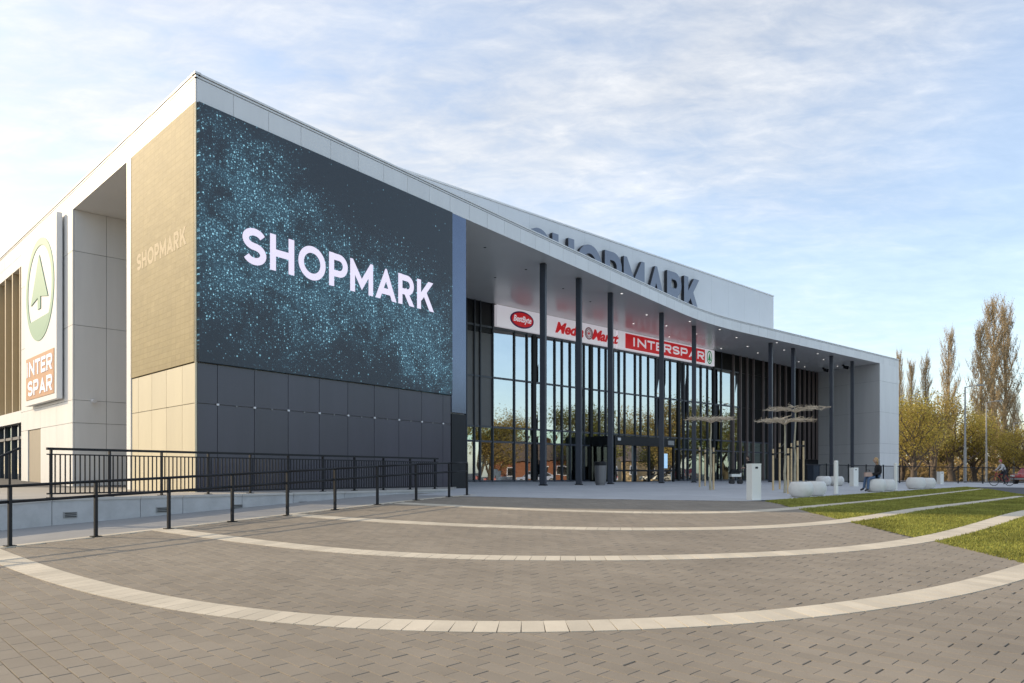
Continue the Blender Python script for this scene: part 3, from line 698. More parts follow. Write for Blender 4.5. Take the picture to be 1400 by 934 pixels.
for a, b in zip(cuts, cuts[1:]):
    for z0, z1 in ((.06, .72), (.84, 2.4)):
        q = [PB(a+.08) + nB*(D-.12), PB(b-.08) + nB*(D-.12), PB(b-.08) + nB*(D-.1), PB(a+.08) + nB*(D-.1)]
        MB().prism(q, zg + z0, zg + z1).build('door_pane', GLASS, vobj)
    MB().prism([PB(a) + nB*(D-.14), PB(b) + nB*(D-.14), PB(b) + nB*(D-.06), PB(a) + nB*(D-.06)], zg + .72, zg + .84).build('door_rail', BLACK, vobj)
q = [p00 + nB*.2, p00 + nB*D, p00 + nB*D + dB*.03, p00 + nB*.2 + dB*.03]
MB().prism(q, zg + .06, zg + 2.4).build('door_pane', GLASSD, vobj)
p = PB(t0 + (t1-t0)*.82) + nB*(D - .03)
MB().box((p.x, p.y, zg + 1.45), .62, .03, 1.0, math.atan2(dB.y, dB.x)).build('poster_screen', mat('poster_blue', (.35, .55, .75), .4, emit=(.35, .55, .75), estr=.35), vobj)
p = PB(t0 + .4) + nB*(D+.02); MB().box((p.x, p.y, zg + 2.78), .3, .05, .18, math.atan2(dB.y, dB.x)).build('door_camera', lamp, vobj)
p = PB(t1 - .55) + nB*(D+.02); MB().box((p.x, p.y, zg + 2.7), .7, .05, .3, math.atan2(dB.y, dB.x)).build('door_sign', GREYTRIM, vobj)
# green-glass shop door right of the entrance
for px in (1004, 1016):
    t = GL(px); p = PB(t) + nB*.1; MB().box((p.x, p.y, gnd(p)), .1, .12, 2.3, math.atan2(dB.y, dB.x), True).build('door_post', STEEL, mall)

# ------------------------------------------------------------------ signs and screens
# LED screen on the front
def led_material():
    m = bpy.data.materials.new('led_screen'); m.use_nodes = True; nt = m.node_tree; b = nt.nodes['Principled BSDF']
    ln = nt.links.new; nn = nt.nodes.new
    tc = nn('ShaderNodeTexCoord')
    def mth(op, a, bb=None, c=None):
        n = nn('ShaderNodeMath'); n.operation = op
        for i, v in enumerate((a, bb, c)):
            if v is None: continue
            if isinstance(v, (int, float)): n.inputs[i].default_value = v
            else: ln(v, n.inputs[i])
        return n.outputs[0]
    dens = None
    for x, z, r, k in ((.6, 4.6, 1.9, .95), (1.6, 5.6, 1.3, .5), (1.9, 3.2, 1.9, .95), (3.2, 4.4, 1.3, .6), (3.9, 2.5, 1.7, .85), (5.5, 3.0, 1.3, 1.1), (7.0, 3.5, 1.0, 1.1), (6.4, 2.0, 1.2, .6), (8.4, 2.5, 1.3, 1.3), (9.2, 1.4, 1.2, 1.3), (9.7, .6, .9, .9), (9.6, 3.4, 1.0, .5), (8.15, .8, .35, 1.2), (.5, 2.0, 1.0, .6), (2.3, 1.2, 1.0, .3), (.4, 6.6, .8, .35)):
        d = nn('ShaderNodeVectorMath'); d.operation = 'DISTANCE'; ln(tc.outputs['Object'], d.inputs[0]); d.inputs[1].default_value = (x, 0, z)
        e = mth('MULTIPLY', mth('POWER', 2.718, mth('MULTIPLY', mth('POWER', mth('DIVIDE', d.outputs['Value'], r), 2.0), -1.0)), k)
        dens = e if dens is None else mth('ADD', dens, e)
    nz = nn('ShaderNodeTexNoise'); nz.inputs['Scale'].default_value = 1.1; nz.inputs['Detail'].default_value = 5; nz.inputs['Distortion'].default_value = .8; ln(tc.outputs['Object'], nz.inputs['Vector'])
    dens = mth('MULTIPLY', dens, mth('MULTIPLY_ADD', nz.outputs['Fac'], 3.4, -.95))
    dens = mth('MAXIMUM', dens, .01)
    dens = mth('MINIMUM', dens, 1.3)
    acc = None
    for sc, rad, gain, dk in ((9.5, .30, 1.1, .46), (15.0, .34, .8, .60), (25.0, .36, .5, .7)):
        vo = nn('ShaderNodeTexVoronoi'); vo.voronoi_dimensions = '2D'; vo.inputs['Scale'].default_value = sc
        cm = nn('ShaderNodeCombineXYZ'); sp = nn('ShaderNodeSeparateXYZ'); ln(tc.outputs['Object'], sp.inputs[0]); ln(sp.outputs[0], cm.inputs[0]); ln(sp.outputs[2], cm.inputs[1]); ln(cm.outputs[0], vo.inputs['Vector'])
        sc_ = nn('ShaderNodeSeparateColor'); ln(vo.outputs['Color'], sc_.inputs[0])
        on = mth('LESS_THAN', sc_.outputs[0], mth('MULTIPLY', dens, dk))
        rr = mth('MULTIPLY', mth('MULTIPLY_ADD', sc_.outputs[1], .7, .5), rad)
        dot = nn('ShaderNodeMapRange'); ln(mth('DIVIDE', vo.outputs['Distance'], rr), dot.inputs[0]); dot.inputs[1].default_value = 1.0; dot.inputs[2].default_value = .45
        v = mth('MULTIPLY', mth('MULTIPLY', mth('MULTIPLY', on, dot.outputs[0]), mth('MULTIPLY_ADD', sc_.outputs[2], .9, .12)), gain)
        acc = v if acc is None else mth('ADD', acc, v)
    glow = mth('MULTIPLY', mth('POWER', mth('MAXIMUM', dens, 0.0), 1.4), .05)
    col = nn('ShaderNodeMix'); col.data_type = 'RGBA'; ln(mth('MINIMUM', acc, 1.0), col.inputs[0]); col.inputs[6].default_value = (.06, .22, .34, 1); col.inputs[7].default_value = (.32, .68, .84, 1)
    st = mth('MULTIPLY', mth('ADD', mth('MULTIPLY', acc, .36), glow), 1.0)
    ln(col.outputs[2], b.inputs['Emission Color']); ln(mth('ADD', st, .012), b.inputs['Emission Strength'])
    b.inputs['Base Color'].default_value = (.026, .028, .036, 1); b.inputs['Roughness'].default_value = .5
    return m
LED = led_material()
ang = math.atan2(dA.y, dA.x)
scr = thing('led_screen', 'huge dark blue video screen with white brand lettering on front wall', 'screen', V2(PA(0) + nA*.04, ZJ[0]))
bx = MB(); bx.box((5.22, 0, 3.43), 10.42, .10, 6.85)
sp_ = link('display', bx.mesh('display', LED), scr, V2(PA(0) + nA*.07, ZJ[0] + .02), (0, 0, ang))
LAV = mat('screen_white', (.5, .46, .55), .5, emit=(.80, .72, .88), estr=.34)
logo(scr, C0 + nA*.122, dA, nA, 1.318, 8.04, 5.90 + EYE, 1.045, .006, [LAV], hw=.097)
# gold LED mesh on the left face
def mesh_mat():
    m = mat('gold_mesh', (.345, .285, .160), .6, metal=.0, spec=.18, var=.10, vscale=.8); nt = m.node_tree; b = nt.nodes['Principled BSDF']
    geo_ = nt.nodes.new('ShaderNodeNewGeometry')
    br = nt.nodes.new('ShaderNodeTexBrick'); br.inputs['Scale'].default_value = 1; br.inputs['Brick Width'].default_value = .32; br.inputs['Row Height'].default_value = .16; br.inputs['Mortar Size'].default_value = .012
    mpn = nt.nodes.new('ShaderNodeMapping'); tc = nt.nodes.new('ShaderNodeTexCoord'); nt.links.new(tc.outputs['Object'], mpn.inputs[0]); mpn.inputs['Rotation'].default_value = (math.radians(90), 0, 0)
    nt.links.new(mpn.outputs[0], br.inputs['Vector']); br.inputs['Color1'].default_value = (1, 1, 1, 1); br.inputs['Color2'].default_value = (.80, .80, .82, 1); br.inputs['Mortar'].default_value = (.62, .60, .58, 1); br.offset = 0
    src = b.inputs['Base Color'].links[0].from_socket; x = nt.nodes.new('ShaderNodeMix'); x.data_type = 'RGBA'; x.blend_type = 'MULTIPLY'; x.inputs[0].default_value = .55
    nt.links.new(src, x.inputs[6]); nt.links.new(br.outputs['Color'], x.inputs[7]); nt.links.new(x.outputs[2], b.inputs['Base Color'])
    n = nt.nodes.new('ShaderNodeTexNoise'); n.inputs['Scale'].default_value = 3.2; n.inputs['Detail'].default_value = 3; nt.links.new(tc.outputs['Object'], n.inputs['Vector'])
    bu = nt.nodes.new('ShaderNodeBump'); bu.inputs['Strength'].default_value = .35; bu.inputs['Distance'].default_value = .03; nt.links.new(n.outputs['Fac'], bu.inputs['Height']); nt.links.new(bu.outputs[0], b.inputs['Normal'])
    return m
angL = math.atan2(dL.y, dL.x)
gms = thing('led_mesh', 'gold sunlit mesh screen with faint lettering on left wall', 'screen', V2(PL(4.9) + nL*.04, ZJ[0]))
bx = MB(); bx.box((2.46, 0, 3.43), 4.90, .06, 6.85)
link('display', bx.mesh('display', mesh_mat()), gms, V2(PL(0) + nL*.025, ZJ[0] + .02), (0, 0, angL))
FAINT = mat('faint_lettering', (.62, .52, .37), .8)
logo(gms, PL(4.40) + nL*.0552, -dL, nL, 0, 3.87, 6.20 + EYE, .50, .002, [FAINT])
# roof letters
rs = thing('roof_sign', 'blue-grey standing block letters on the white roof box', 'sign', V2(RB(718), ZT))
a_ = GL(716.5); b_ = GL(951)
logo(rs, G0 + nB*.1, dB, nB, a_, b_ - a_, 12.25 + EYE, 2.66, .24, [SIGNBLUEGREY, SIGNDARK])
# tenant signs over the entrance
def signboard(name, label, x0, x1, cm=SIGNWHITE):
    t0, t1 = GL(x0), GL(x1); e = thing(name, label, 'sign', V2(PB(t0) + nB*.2, 8.53 + EYE))
    panel(G0, dB, nB, t0, t1, 8.54 + EYE, 9.78 + EYE, cm, 'board', .28, .0, .22, parent=e); return e
def disc(parent, c, rx, rz, off, depth, m, name, inner=0, n=40):
    P0 = G0 + dB*c[0]; mb = MB(); 
    W = lambda a, k, o: V2(P0 + dB*(rx*k*math.cos(a)) + nB*o, c[1] + rz*k*math.sin(a))
    for i in range(n):
        a, b = 2*math.pi*i/n, 2*math.pi*(i+1)/n
        if inner:
            mb.quad(W(a, inner, off+depth), W(a, 1, off+depth), W(b, 1, off+depth), W(b, inner, off+depth)); mb.quad(W(a, 1, off), W(b, 1, off), W(b, 1, off+depth), W(a, 1, off+depth)); mb.quad(W(a, inner, off), W(b, inner, off), W(b, inner, off+depth), W(a, inner, off+depth))
        else:
            k = len(mb.v); mb.v += [V2(P0 + nB*(off+depth), c[1]), W(a, 1, off+depth), W(b, 1, off+depth)]; mb.f.append((k, k+1, k+2)); mb.mi.append(0); mb.r.append(0); mb.quad(W(a, 1, off), W(b, 1, off), W(b, 1, off+depth), W(a, 1, off+depth))
    return mb.build(name, m, parent)
zc = 9.16 + EYE
s1 = signboard('shop_sign', 'white sign board with red oval purple-rimmed logo', 675, 739.5)
c_ = GL(709); disc(s1, (c_, zc), .98, .50, .28, .03, mat('sign_purple', (.13, .02, .17), .4), 'logo_rim'); disc(s1, (c_, zc), .88, .42, .31, .02, RED, 'logo_disc')
font(s1, 'BestByte', G0, dB, nB, c_ - .74, c_ + .74, zc - .13, .36, .345, SIGNWHITE, .25, .02, back=.33)
s2 = signboard('shop_sign', 'white sign board with slanted red lettering and swirl', 743, 838)
font(s2, 'Media', G0, dB, nB, GL(754.5), GL(793), zc - .32, .66, .31, RED, .32, .035, back=.28)
font(s2, 'Markt', G0, dB, nB, GL(804.5), GL(841) , zc - .32, .66, .31, RED, .32, .035, back=.28)
PALER = mat('sign_pale_red', (.50, .22, .24), .4)
for k in range(3): disc(s2, (GL(800.5), zc), .40 - .13*k, .40 - .13*k, .28, .02 + .001*k, PALER, 'swirl_ring', .78)
disc(s2, (GL(800.5), zc), .07, .07, .28, .02, RED, 'swirl_dot')
s3 = signboard('shop_sign', 'red sign board with white capital lettering and green fir logo', 840, 972.5)
ta, tb = GL(850.5), GL(959); panel(G0, dB, nB, ta, tb, 8.66 + EYE, 9.67 + EYE, RED, 'red_field', .31, .0, .03, parent=s3)
word(s3, 'INTERSPAR', G0, dB, nB, GL(861), GL(957.5), 8.88 + EYE, .60, .34, [SIGNWHITE], back=.31)
disc(s3, (GL(965.6), zc), .36, .52, .28, .02, GREEN, 'logo_ring', .82)
def fir(parent, P0, d, n, cx, zc_, w, h, off, m):
    mb = MB()
    def tri(pts, o):
        k = len(mb.v); mb.v += [V2(P0 + d*(cx + x*w) + n*o, zc_ + z*h) for x, z in pts] + [V2(P0 + d*(cx + x*w) + n*(o-.015), zc_ + z*h) for x, z in pts]
        c = len(pts); mb.f.append(tuple(range(k, k+c)))
        for i in range(c): mb.f.append((k+i, k+c+i, k+c+(i+1) % c, k+(i+1) % c))
        mb.mi += [0]*(c+1); mb.r += [0]*(c+1)
    tri([(0, .5), (-.5, -.36), (-.08, -.28), (-.08, -.5), (.08, -.5), (.08, -.28), (.5, -.36)], off)
    return mb.build('fir_emblem', m, parent)
fir(s3, G0, dB, nB, GL(965.6), zc, .42, .72, .30, GREEN)
# big banner on the pier, standing off the wall
OB = .32
bn = thing('banner_sign', 'tall white pier banner with pale green fir oval and orange lettering', 'sign', V2(PL(16) + nL*OB, 2.9 + EYE))
def hitoff(px): return hit(px, C0 + nL*OB, dL)
sa, sb = hitoff(77.2), hitoff(34.0)
PBn = C0 + nL*OB; BZ0, BZ1 = 2.9 + EYE, 9.98 + EYE
panel(C0, dL, nL, sa, sb, BZ0, BZ1, mat('banner_white', (.80, .80, .80), .5), 'board', OB, .0, .2, parent=bn)
dN = -dL; P0b = PBn + dL*sb; Wb = sb - sa                            # reading direction runs towards the corner
PG = mat('banner_green', (.21, .39, .28), .5); PO = mat('banner_orange', (.50, .26, .13), .5)
def disc2(P0, d, n, cx, z, rx, rz, off, m, name, inner, nn=40):
    mb = MB(); W = lambda a, k, o: V2(P0 + d*(cx + rx*k*math.cos(a)) + n*o, z + rz*k*math.sin(a))
    for i in range(nn):
        a, b = 2*math.pi*i/nn, 2*math.pi*(i+1)/nn
        mb.quad(W(a, inner, off), W(a, 1, off), W(b, 1, off), W(b, inner, off)); mb.quad(W(a, 1, 0), W(b, 1, 0), W(b, 1, off), W(a, 1, off)); mb.quad(W(a, inner, 0), W(b, inner, 0), W(b, inner, off), W(a, inner, off))
    return mb.build(name, m, bn)
zc2 = BZ0 + 4.55; disc2(P0b, dN, nL, Wb*.5, zc2, Wb*.44, 2.05, .02, PG, 'logo_ring', .86)
fir(bn, P0b, dN, nL, Wb*.5, zc2 + .32, Wb*.54, 2.2, .03, PG)
mb = MB()   # filled foot of the oval
seg = [(math.cos(a)*.40*Wb, math.sin(a)*1.86) for a in [math.radians(218 + 104*i/20) for i in range(21)]]
k = len(seg); mb.v = [V2(P0b + dN*(Wb*.5 + x) + nL*.022, zc2 + z) for x, z in seg]; mb.f = [tuple(range(k))]; mb.mi = [0]; mb.r = [0]; mb.build('logo_foot', PG, bn)
panel(P0b, dN, nL, Wb*.06, Wb*.94, BZ0 + .22, BZ0 + 1.95, PO, 'orange_field', .02, .0, .02, parent=bn)
word(bn, 'INTER', P0b, dN, nL, Wb*.10, Wb*.90, BZ0 + 1.17, .62, .04, [SIGNWHITE], back=.02)
word(bn, 'SPAR', P0b, dN, nL, Wb*.14, Wb*.90, BZ0 + .36, .62, .04, [SIGNWHITE], back=.02)

# ------------------------------------------------------------------ deck, retaining wall, balustrade, handrails
deck = MB(); deck.prism([W0 - nW*.02, W1 - nW*.02, PA(SEND - .1) - nA*.3, C0 + Vector((1, 1.6)), PL(12) + IN*4, PL(60) + IN*1, PL(60) + nL*24], ZD - 1.0, ZD)
tag(deck.build('deck', DECK), 'raised paved deck along the left side of the building', kind='structure')
rw = thing('retaining_wall', 'low grey concrete retaining wall with step-light grilles below the balustrade', 'wall', V2(fence_pt(300), ZD - .6))
wpx = [-260, 70, 191, 249, 330, 400, 470, 540, 612]
for a, b in zip(wpx, wpx[1:]):
    A, B = fence_pt(a) + dW*.006, fence_pt(b) - dW*.006
    f1 = (lambda x, y: ZD - .05) if a >= 70 else (lambda x, y: ZD - .05 - .07*max(0, ((fence_pt(70) - Vector((x, y))).dot(dW))))
    MB().prism([A - nW*.2, B - nW*.2, B + nW*.03, A + nW*.03], lambda x, y: gz(x, y) - .4, f1).build('wall_segment', CONCRETE, rw)
    f0 = f1; f2 = lambda x, y: f0(x, y) + .055
    MB().prism([A - nW*.22, B - nW*.22, B + nW*.055, A + nW*.055], f1, f2).build('coping', CONCTOP, rw)
for px, py in ((95, 704), (220, 697), (324, 693), (413, 688.5), (488, 682.5)):
    p = fence_pt(px); z = EYE - (py - HY)*p.y/F
    o = MB().box((p.x + nW.x*.035, p.y + nW.y*.035, z), .26, .025, .12, math.atan2(dW.y, dW.x)).build('step_light', GREYTRIM, rw)
    for k in range(3): MB().box((p.x + nW.x*.05, p.y + nW.y*.05, z - .035 + .035*k), .22, .012, .016, math.atan2(dW.y, dW.x)).build('louvre', BLACK, o)
bal = thing('balustrade', 'black steel balustrade with close vertical bars on the retaining wall', 'railing', V2(fence_pt(300), ZD))
FA, FBp = fence_pt(67) - nW*.1, fence_pt(602) - nW*.1; LF = (FBp-FA).length; az = math.atan2(dW.y, dW.x)
mid_ = (FA+FBp)/2
MB().box(V2(mid_, .535 + EYE - .025), LF, .06, .05, az).build('top_rail', BLACK, bal)
MB().box(V2(mid_, .40 + EYE), LF, .03, .025, az).build('upper_rail', BLACK, bal)
MB().box(V2(mid_, ZD + .09), LF, .03, .03, az).build('bottom_rail', BLACK, bal)
bmesh_ = MB().box((0, 0, 0), .024, .014, .40 + EYE - ZD - .09, az, True).mesh('baluster', BLACK)
nb = int(LF/.095)
for i in range(nb): link('baluster', bmesh_, bal, V2(FA + dW*(.06 + i*.095), ZD + .09))
pm = MB().box((0, 0, 0), .035, .06, .95, az, True).mesh('post', BLACK); bpm = MB().box((0, 0, 0), .14, .12, .015, az, True).mesh('foot_plate', BLACK)
for i in range(11):
    p = FA + dW*(.1 + i*(LF-.2)/10) - nW*.045; o = link('post', pm, bal, V2(p, ZD + .004)); link('foot_plate', bpm, o, V2(p, ZD + .004))
hr = thing('handrail', 'black two-bar handrail along the near edge of the plaza', 'railing', V2(rail0, gz(*rail0)))
posts = [G(*p) for p in ((13.5, 747), (131, 734), (230.8, 723.4), (317.6, 713.4), (393, 705), (458, 697.2), (516, 690), (569, 684), (614, 679.7), (638.5, 677.2))]
st = (posts[0] - posts[3])/3; ex = [posts[0] + st*k for k in (2, 1)]
for e in ex: e.z = gz(e.x, e.y)
posts = ex + posts
for p in posts:
    o = MB().box((p.x, p.y, p.z), .05, .05, .93, math.atan2(dR.y, dR.x), True).build('post', BLACK, hr)
    MB().box((p.x, p.y, p.z + .005), .15, .13, .012, math.atan2(dR.y, dR.x), True).build('foot_plate', BLACK, o)
for h, nm in ((.95, 'top_rail'), (.70, 'mid_rail')):
    mb = MB()
    for a, b in zip(posts, posts[1:]): mb.tube(a + Vector((0, 0, h)), b + Vector((0, 0, h)) + (b-a).normalized()*.01, .025, n=10)
    if nm == 'mid_rail':
        a = posts[-1]
    mb.build(nm, BLACK, hr, smooth=True)
r2 = thing('ramp_rail', 'short sloping black rail rising at the far left of the deck', 'railing', (-10.2, 15.4, ZD))
Vp = lambda x, y, Y: Vector(((x - CX)/F*Y, Y, EYE + (HY - y)*Y/F))
MB().tube(Vp(27.5, 612.5, 15.6), Vp(-90, 664, 14.4), .026, n=10).build('top_rail', BLACK, r2); 
t_ = Vp(13.3, 618.5, 15.45); MB().tube(t_, (t_.x, t_.y, ZD - .05), .022, n=8).build('post', BLACK, r2)

# ------------------------------------------------------------------ street furniture on the terrace
def bin_(px, py, w, h, label, name='litter_bin', m=WHITEPAINT, rot=.5, slot=True):
    p = G(px, py); e = thing(name, label, 'bin', p, 'white square litter bins' if m is WHITEPAINT else None)
    b = MB().box(p - Vector((0, 0, .02)), w, w, h, rot, True).build('body', m, e)
    MB().box(p + Vector((0, 0, h - .02)), w*1.04, w*1.04, .035, rot, True).build('lid', m, e)
    for k in range(2):
        a = rot + math.pi/2*k - math.pi/2
        q = p + Vector((math.cos(a)*(w/2 + .002), math.sin(a)*(w/2 + .002), h*.90))
        if slot and k == 0: MB().box(q, w*.28, .012, .05, rot).build('slot', BLACK, e)
    MB().box(p + Vector((0, 0, -.015)), w*.9, w*.9, .03, rot, True).build('plinth', GREYTRIM, e)
bin_(1030.5, 683.6, .28, .98, 'tall white square litter bin at the terrace corner nearest the camera', rot=.25)
bin_(1167.5, 665, .33, 1.05, 'white square litter bin behind the seated woman', rot=.3)
bin_(1285.5, 662, .33, .92, 'farthest white square litter bin near the park fence', rot=.3)
p = G(821, 663.5); e = thing('entrance_bin', 'grey round ashtray bin beside the revolving door', 'bin', p)
MB().lathe(p, [(.24, 0), (.24, .08), (.27, .1), (.30, .9), (.30, .98)], 20).build('body', mat('bin_grey', (.17, .17, .18), .35, metal=.4), e)
MB().lathe(p + Vector((0, 0, .985)), [(.29, 0), (.31, .03), (.31, .16), (.22, .2)], 20).build('lid', BLACK, e)
for px, py, h, lab in ((1143, 676, 1.2, 'round white bollard left of the seated woman'), (1224.5, 671, 1.22, 'round white bollard right of the seated woman')):
    p = G(px, py); e = thing('bollard', lab, 'bollard', p, 'white bollards')
    MB().lathe(p, [(.075, -.02), (.075, h - .03), (.06, h), (.01, h + .005)], 16).build('shaft', WHITEPAINT, e, smooth=False)
    MB().lathe(p, [(.11, 0), (.11, .012), (.076, .016)], 16).build('collar', GREYTRIM, e)
SEAT = MB().lathe((0, 0, 0), [(.24, 0), (.31, .06), (.365, .18), (.37, .27), (.345, .38), (.30, .455), (.28, .475), (.02, .478)], 28)
seat_me = SEAT.mesh('drum', STONEWHITE, True)
dip = MB().lathe((0, 0, 0), [(.25, 0), (.25, .012), (.235, .014)], 24).mesh('top_disc', CONCTOP)
def seat(px, py, lab, sc=1):
    p = G(px, py); e = thing('stone_seat', lab, 'stone seat', p, 'round white stone seats')
    o = link('drum', seat_me, e, p); o.scale = (sc, sc, sc); d = link('top_disc', dip, e, p + Vector((0, 0, .474*sc))); d.scale = (sc, sc, sc); return p
seat(1095, 680, 'round white stone seat beside the nearest lawn corner')
seat(1114, 678, 'round white stone seat half hidden behind the nearest one')
seat(1126, 664.3, 'left one of the two distant stone seats by the dark fence', 1.15); seat(1143.5, 664.3, 'right one of the two distant stone seats by the dark fence', 1.15)
ps = seat(1197, 672.6, 'round white stone seat the woman sits on', 1.12); seat(1211, 671.3, 'round white stone seat touching the woman\'s seat on its right', 1.05); seat(1252, 668.8, 'left one of the rightmost pair of stone seats', 1.2); seat(1267, 668.1, 'right one of the rightmost pair of stone seats', 1.15)

# ------------------------------------------------------------------ flat-trained trees with stakes
def roof_tree(px, py, top_py, half, stakes, lab, seed):
    rg = random.Random(seed); p = G(px, py); h = (py - top_py)*p.y/F; e = thing('trained_tree', lab, 'tree', p, 'flat-trained young trees on the terrace')
    mb = MB(); q = p.copy(); n = 7
    for i in range(n):
        q2 = p + Vector((rg.uniform(-.025, .025), rg.uniform(-.025, .025), (h - .15)*(i+1)/n)); mb.tube(q, q2, .055 - .004*i, .055 - .004*(i+1), 8, False); q = q2
    mb.build('trunk', PALEBARK, e, True)
    mb = MB(); lv = MB(); R_ = half*p.y/F
    for i in range(13):
        a = 2*math.pi*(i + rg.uniform(-.3, .3))/13; L = R_*rg.uniform(.85, 1.05); c = q.copy()
        for k in range(6):
            t = (k+1)/6; d = p + Vector((math.cos(a)*L*t, math.sin(a)*L*t, h - .14 + .14*min(1, t*3) + rg.uniform(-.03, .03)))
            mb.tube(c, d, .022*(1.1-t) + .006, .022*(1.1-t) + .003, 5, False)
            if k > 0:
                for _ in range(3):
                    b = a + rg.choice((-1, 1))*rg.uniform(.5, 1.5); l = rg.uniform(.12, .4); f = d + Vector((math.cos(b)*l, math.sin(b)*l, rg.uniform(-.05, .09))); mb.tube(d, f, .013, .007, 4, False)
                    if rg.random() < .6: mb.tube(f, f + Vector((rg.uniform(-.1, .1), rg.uniform(-.1, .1), rg.uniform(-.02, .1))), .006, .003, 3, False)
            c = d
    mb.build('crown', TWIG, e, False)
    for i, (sx, sy, st_) in enumerate(stakes):
        s = G(sx, sy); hh = (sy - st_)*s.y/F
        MB().tube(s - Vector((0, 0, .05)), s + Vector((0, 0, hh)), .042, .038, 10).build('stake', WOOD, e)
        z = hh - .22; MB().tube(s + Vector((0, 0, z)), Vector((p.x, p.y, s.z + z)), .018, n=5).tube(s + Vector((0, 0, z - .04)), s + Vector((0, 0, z + .04)), .05, n=8).build('tie', BLACK, e)
roof_tree(971.5, 670, 573, 30, ((956.5, 666, 611), (975.5, 669.5, 612), (964, 664.5, 614)), 'leftmost flat-crowned young tree tied to wooden stakes', 1)
roof_tree(1073, 674, 575, 33, ((1057, 670.5, 614), (1077.5, 675, 613), (1066, 669, 606)), 'lower flat-crowned young tree tied to thick wooden stakes', 2)
roof_tree(1087, 670, 559, 39, ((1090.5, 671.5, 603), (1098.5, 669.5, 603), (1082, 667.5, 606)), 'tallest flat-crowned young tree behind the nearest stone seat', 3)

# ------------------------------------------------------------------ people
SKIN = mat('skin', (.50, .33, .25), .6); JEANS = mat('denim', (.09, .15, .26), .8, var=.1); JACKET = mat('black_cloth', (.014, .014, .017), .85, var=.2)
SHOE = mat('shoe', (.03, .028, .03), .6); BLOND = mat('blond_hair', (.42, .27, .12), .6, var=.2, vscale=30); DARKHAIR = mat('dark_hair', (.03, .02, .016), .6)
def figure(e, J, edges, rad, zones, mats, head, hair, hands, face_dir, hairlen=.1, hat=None):
    """skinned body from joints (thing-local); zones: joint-pair -> material index"""
    names = list(J); me = bpy.data.meshes.new('b'); me.from_pydata([J[n] for n in names], [(names.index(a), names.index(b)) for a, b in edges], [])
    o = bpy.data.objects.new('b', me); COL.objects.link(o); md = o.modifiers.new('s', 'SKIN'); md.use_smooth_shade = True
    if not me.skin_vertices: 
        bm_ = bmesh.new(); bm_.from_mesh(me); bm_.verts.layers.skin.verify(); bm_.to_mesh(me); bm_.free()
    for i, n in enumerate(names):
        r = rad[n]; me.skin_vertices[0].data[i].radius = r if isinstance(r, tuple) else (r, r); me.skin_vertices[0].data[i].use_root = (n == 'pelvis')
    ss = o.modifiers.new('u', 'SUBSURF'); ss.levels = ss.render_levels = 1
    bpy.context.view_layer.update(); ev = bpy.data.meshes.new_from_object(o.evaluated_get(bpy.context.evaluated_depsgraph_get())); bpy.data.objects.remove(o)
    mb = MB(); mb.v = [v.co.copy() for v in ev.vertices]; mb.f = [tuple(p.vertices) for p in ev.polygons]
    segs = [(Vector(J[a]), Vector(J[b]), z) for (a, b), z in zones.items()]
    def near(c):
        best = (9, 0)
        for a, b, z in segs:
            t = max(0, min(1, (c-a).dot(b-a)/max((b-a).length_squared, 1e-9))); dd = (a + (b-a)*t - c).length
            if dd < best[0]: best = (dd, z)
        return best[1]
    mb.mi = [near(p.center) for p in ev.polygons]; mb.r = [0]*len(mb.f)
    f = Vector(face_dir).normalized(); sd = Vector((-f.y, f.x, 0)); hc = Vector(head); mb.m = mats.index(SKIN)
    def ell(mbx, c, rx, ry, rz, n=14, m=10, lim=(-90, 90)):
        k = len(mbx.v)
        for j in range(m+1):
            la = math.radians(lim[0] + (lim[1]-lim[0])*j/m)
            for i in range(n):
                lo = 2*math.pi*i/n; mbx.v.append(c + f*(rx*math.cos(la)*math.cos(lo)) + sd*(ry*math.cos(la)*math.sin(lo)) + Vector((0, 0, rz*math.sin(la))))
        for j in range(m):
            for i in range(n): mbx.f.append((k+j*n+i, k+j*n+(i+1) % n, k+(j+1)*n+(i+1) % n, k+(j+1)*n+i)); mbx.mi.append(mbx.m); mbx.r.append(0)
    ell(mb, hc, .092, .074, .115); mb.tube(hc + f*.08 + Vector((0, 0, .02)), hc + f*.115 - Vector((0, 0, .02)), .008, .016, 6)
    for s in (-1, 1): ell(mb, hc + sd*s*.075 - Vector((0, 0, .005)), .02, .01, .03, 6, 4)
    for w, fd in hands:                       # palm end, finger direction: four fingers and a thumb
        w = Vector(w); fd = Vector(fd).normalized(); cr = fd.orthogonal().normalized(); ell(mb, w + fd*.04, .045, .035, .03, 8, 5)
        for k in range(4):
            a = w + fd*.07 + cr*(k-1.5)*.019; L = (.07, .08, .078, .06)[k]; b = a + fd*L*.55; mb.tube(a, b, .0095, .0085, 6); mb.tube(b, b + fd*L*.4 - Vector((0, 0, .02)), .0085, .007, 6)
        mb.tube(w + fd*.02 + cr*.035, w + fd*.065 + cr*.06, .011, .009, 6)
    if SHOE in mats: mb.m = mats.index(SHOE)
    for s in (-1, 1): ell(mb, hc + f*.084 + sd*s*.03 + Vector((0, 0, .018)), .008, .013, .007, 6, 4)
    body = mb.build('body', mats, e, True, loc=e.location)
    hb = MB(); ell(hb, hc - f*.022 + Vector((0, 0, .022)), .10, .086, .112, 14, 8, (-25, 90)); 
    for k in range(7):
        a = (k-3)/3*1.0; st_ = hc - f*.07*math.cos(a) + sd*.075*math.sin(a) + Vector((0, 0, .0)); hb.tube(st_, st_ - f*.03 - Vector((0, 0, hairlen)), .034, .012, 7)
    hb.build('hair', hair, e, True, loc=e.location)
    return body
seg = lambda *p: list(zip(p, p[1:]))
